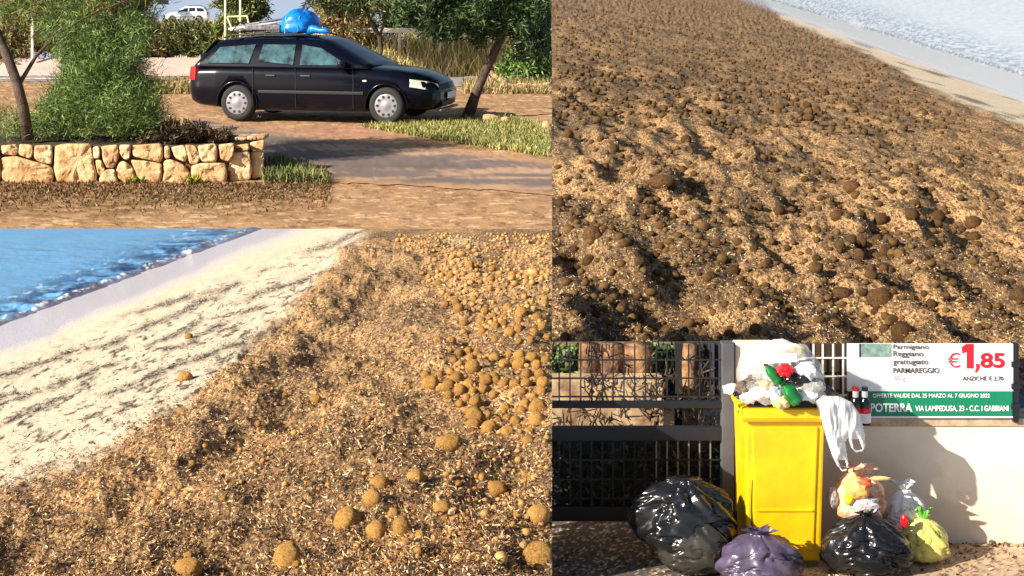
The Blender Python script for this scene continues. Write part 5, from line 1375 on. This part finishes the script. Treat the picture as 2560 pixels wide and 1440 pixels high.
fw = Vector((*P(968, 312, float(d1(312)))[:2], Z1))
Rz = Matrix.Rotation(YAW, 3, 'Z')
car.rotation_euler = (0, 0, YAW); car.scale = (1.06,) * 3; car.location = fw - Rz @ Vector((2.7, -.80, 0)) * 1.06 + Vector((0, 0, .01))
def on_car(x, y, z): return car.location + Rz @ Vector((x, y, z)) * 1.06
# roof bars and load
ld = thing('roof_load', on_car(.22, 0, 1.53), 'white and grey poles and folded frames tied on the car roof', 'roof load', rotz=YAW)
m_rod = mat('white_rod', lin(222, 220, 216), rough=.4)
for i, (a, b, r) in enumerate([((-.62, -.42, .05), (.5, -.36, .20), .022), ((-.55, -.2, .10), (.45, -.22, .25), .02), ((-.4, .1, .07), (.5, .1, .17), .016), ((-.78, .3, .05), (.5, .36, .13), .018), ((-.55, -.5, .03), (.2, .45, .12), .014)]):
    MB().tube([a, b], r, 7).build('rod', m_rod if i % 2 == 0 else mat('grey_rod', lin(120, 120, 126), rough=.4), ld, smooth=True)
for x in (-.5, -.1, .25): MB().tube([(x, -.5, .03), (x + .05, -.3, .17), (x + .02, .4, .13)], .012, 6).build('strap', m_trim, ld)
for x in (-.35, .8): MB().box((x, 0, .0), (.06, 1.24, .03)).build('roof_bar', m_trim, ld, bevel=.006)
MB().box((.08, -.1, .09), (.7, .8, .10)).build('folded_frame', mat('dark_canvas', lin(52, 50, 56), rough=.7, color2=lin(150, 148, 150), vscale=9), ld, bevel=.02)
bl = thing('blue_bundle', on_car(.86, -.1, 1.51), 'shiny bright blue tarpaulin bundle on the car roof', 'bundle', rotz=YAW)
bm = bmesh.new(); bmesh.ops.create_uvsphere(bm, u_segments=40, v_segments=26, radius=1)
for q in bm.verts:
    c_ = q.co.copy(); n = float(fbm(c_.x * 1.4 + 2, c_.y * 1.4 + c_.z * 2, 1300, 3)) - .5; cr = abs(float(fbm(c_.x * 2.2 + c_.z, c_.y * 2.2 - c_.z, 1310, 3)) - .5)
    z_ = max(c_.z, -.35); q.co = Vector((c_.x * .40, c_.y * .46, (z_ + .35) * .33)) * (1 + .28 * n - .18 * max(0, .05 - cr) / .05)
me = bpy.data.meshes.new('tarpaulin'); bm.to_mesh(me); bm.free()
for q in me.polygons: q.use_smooth = True
m_blue = plastic('blue_tarpaulin', lin(0, 108, 206), .3, c2=lin(20, 140, 232), bs=9, bstr=.6, bd=.04)
link('tarpaulin', me, m_blue, bl)
o = MB().tube([(.25, -.25, .06), (.4, -.3, .08), (.52, -.32, .05), (.62, -.33, .06), (.72, -.36, .02)], [.1, .075, .05, .06, .02], 10).build('loose_end', m_blue, bl, smooth=True)
for a in (-.12, .12): MB().tube([(a, -.47, -.01), (a * 1.1, -.38, .30), (a, 0, .455), (a, .45, .0)], .007, 5).build('cord', mat('blue_cord', lin(120, 180, 226), rough=.5), bl)
wc = make_car('white car on the far embankment seen beyond the dark olive shrub', mat('white_car_paint', lin(238, 238, 240), rough=.3, coat=.6), m_glass2, False)
wc.location = (float(P(497, 0, 140).x), 140.5, float(P(0, 57, 140).z) + .02); wc.rotation_euler = (0, 0, math.radians(186)); wc.scale = (.96, .96, 1.12)
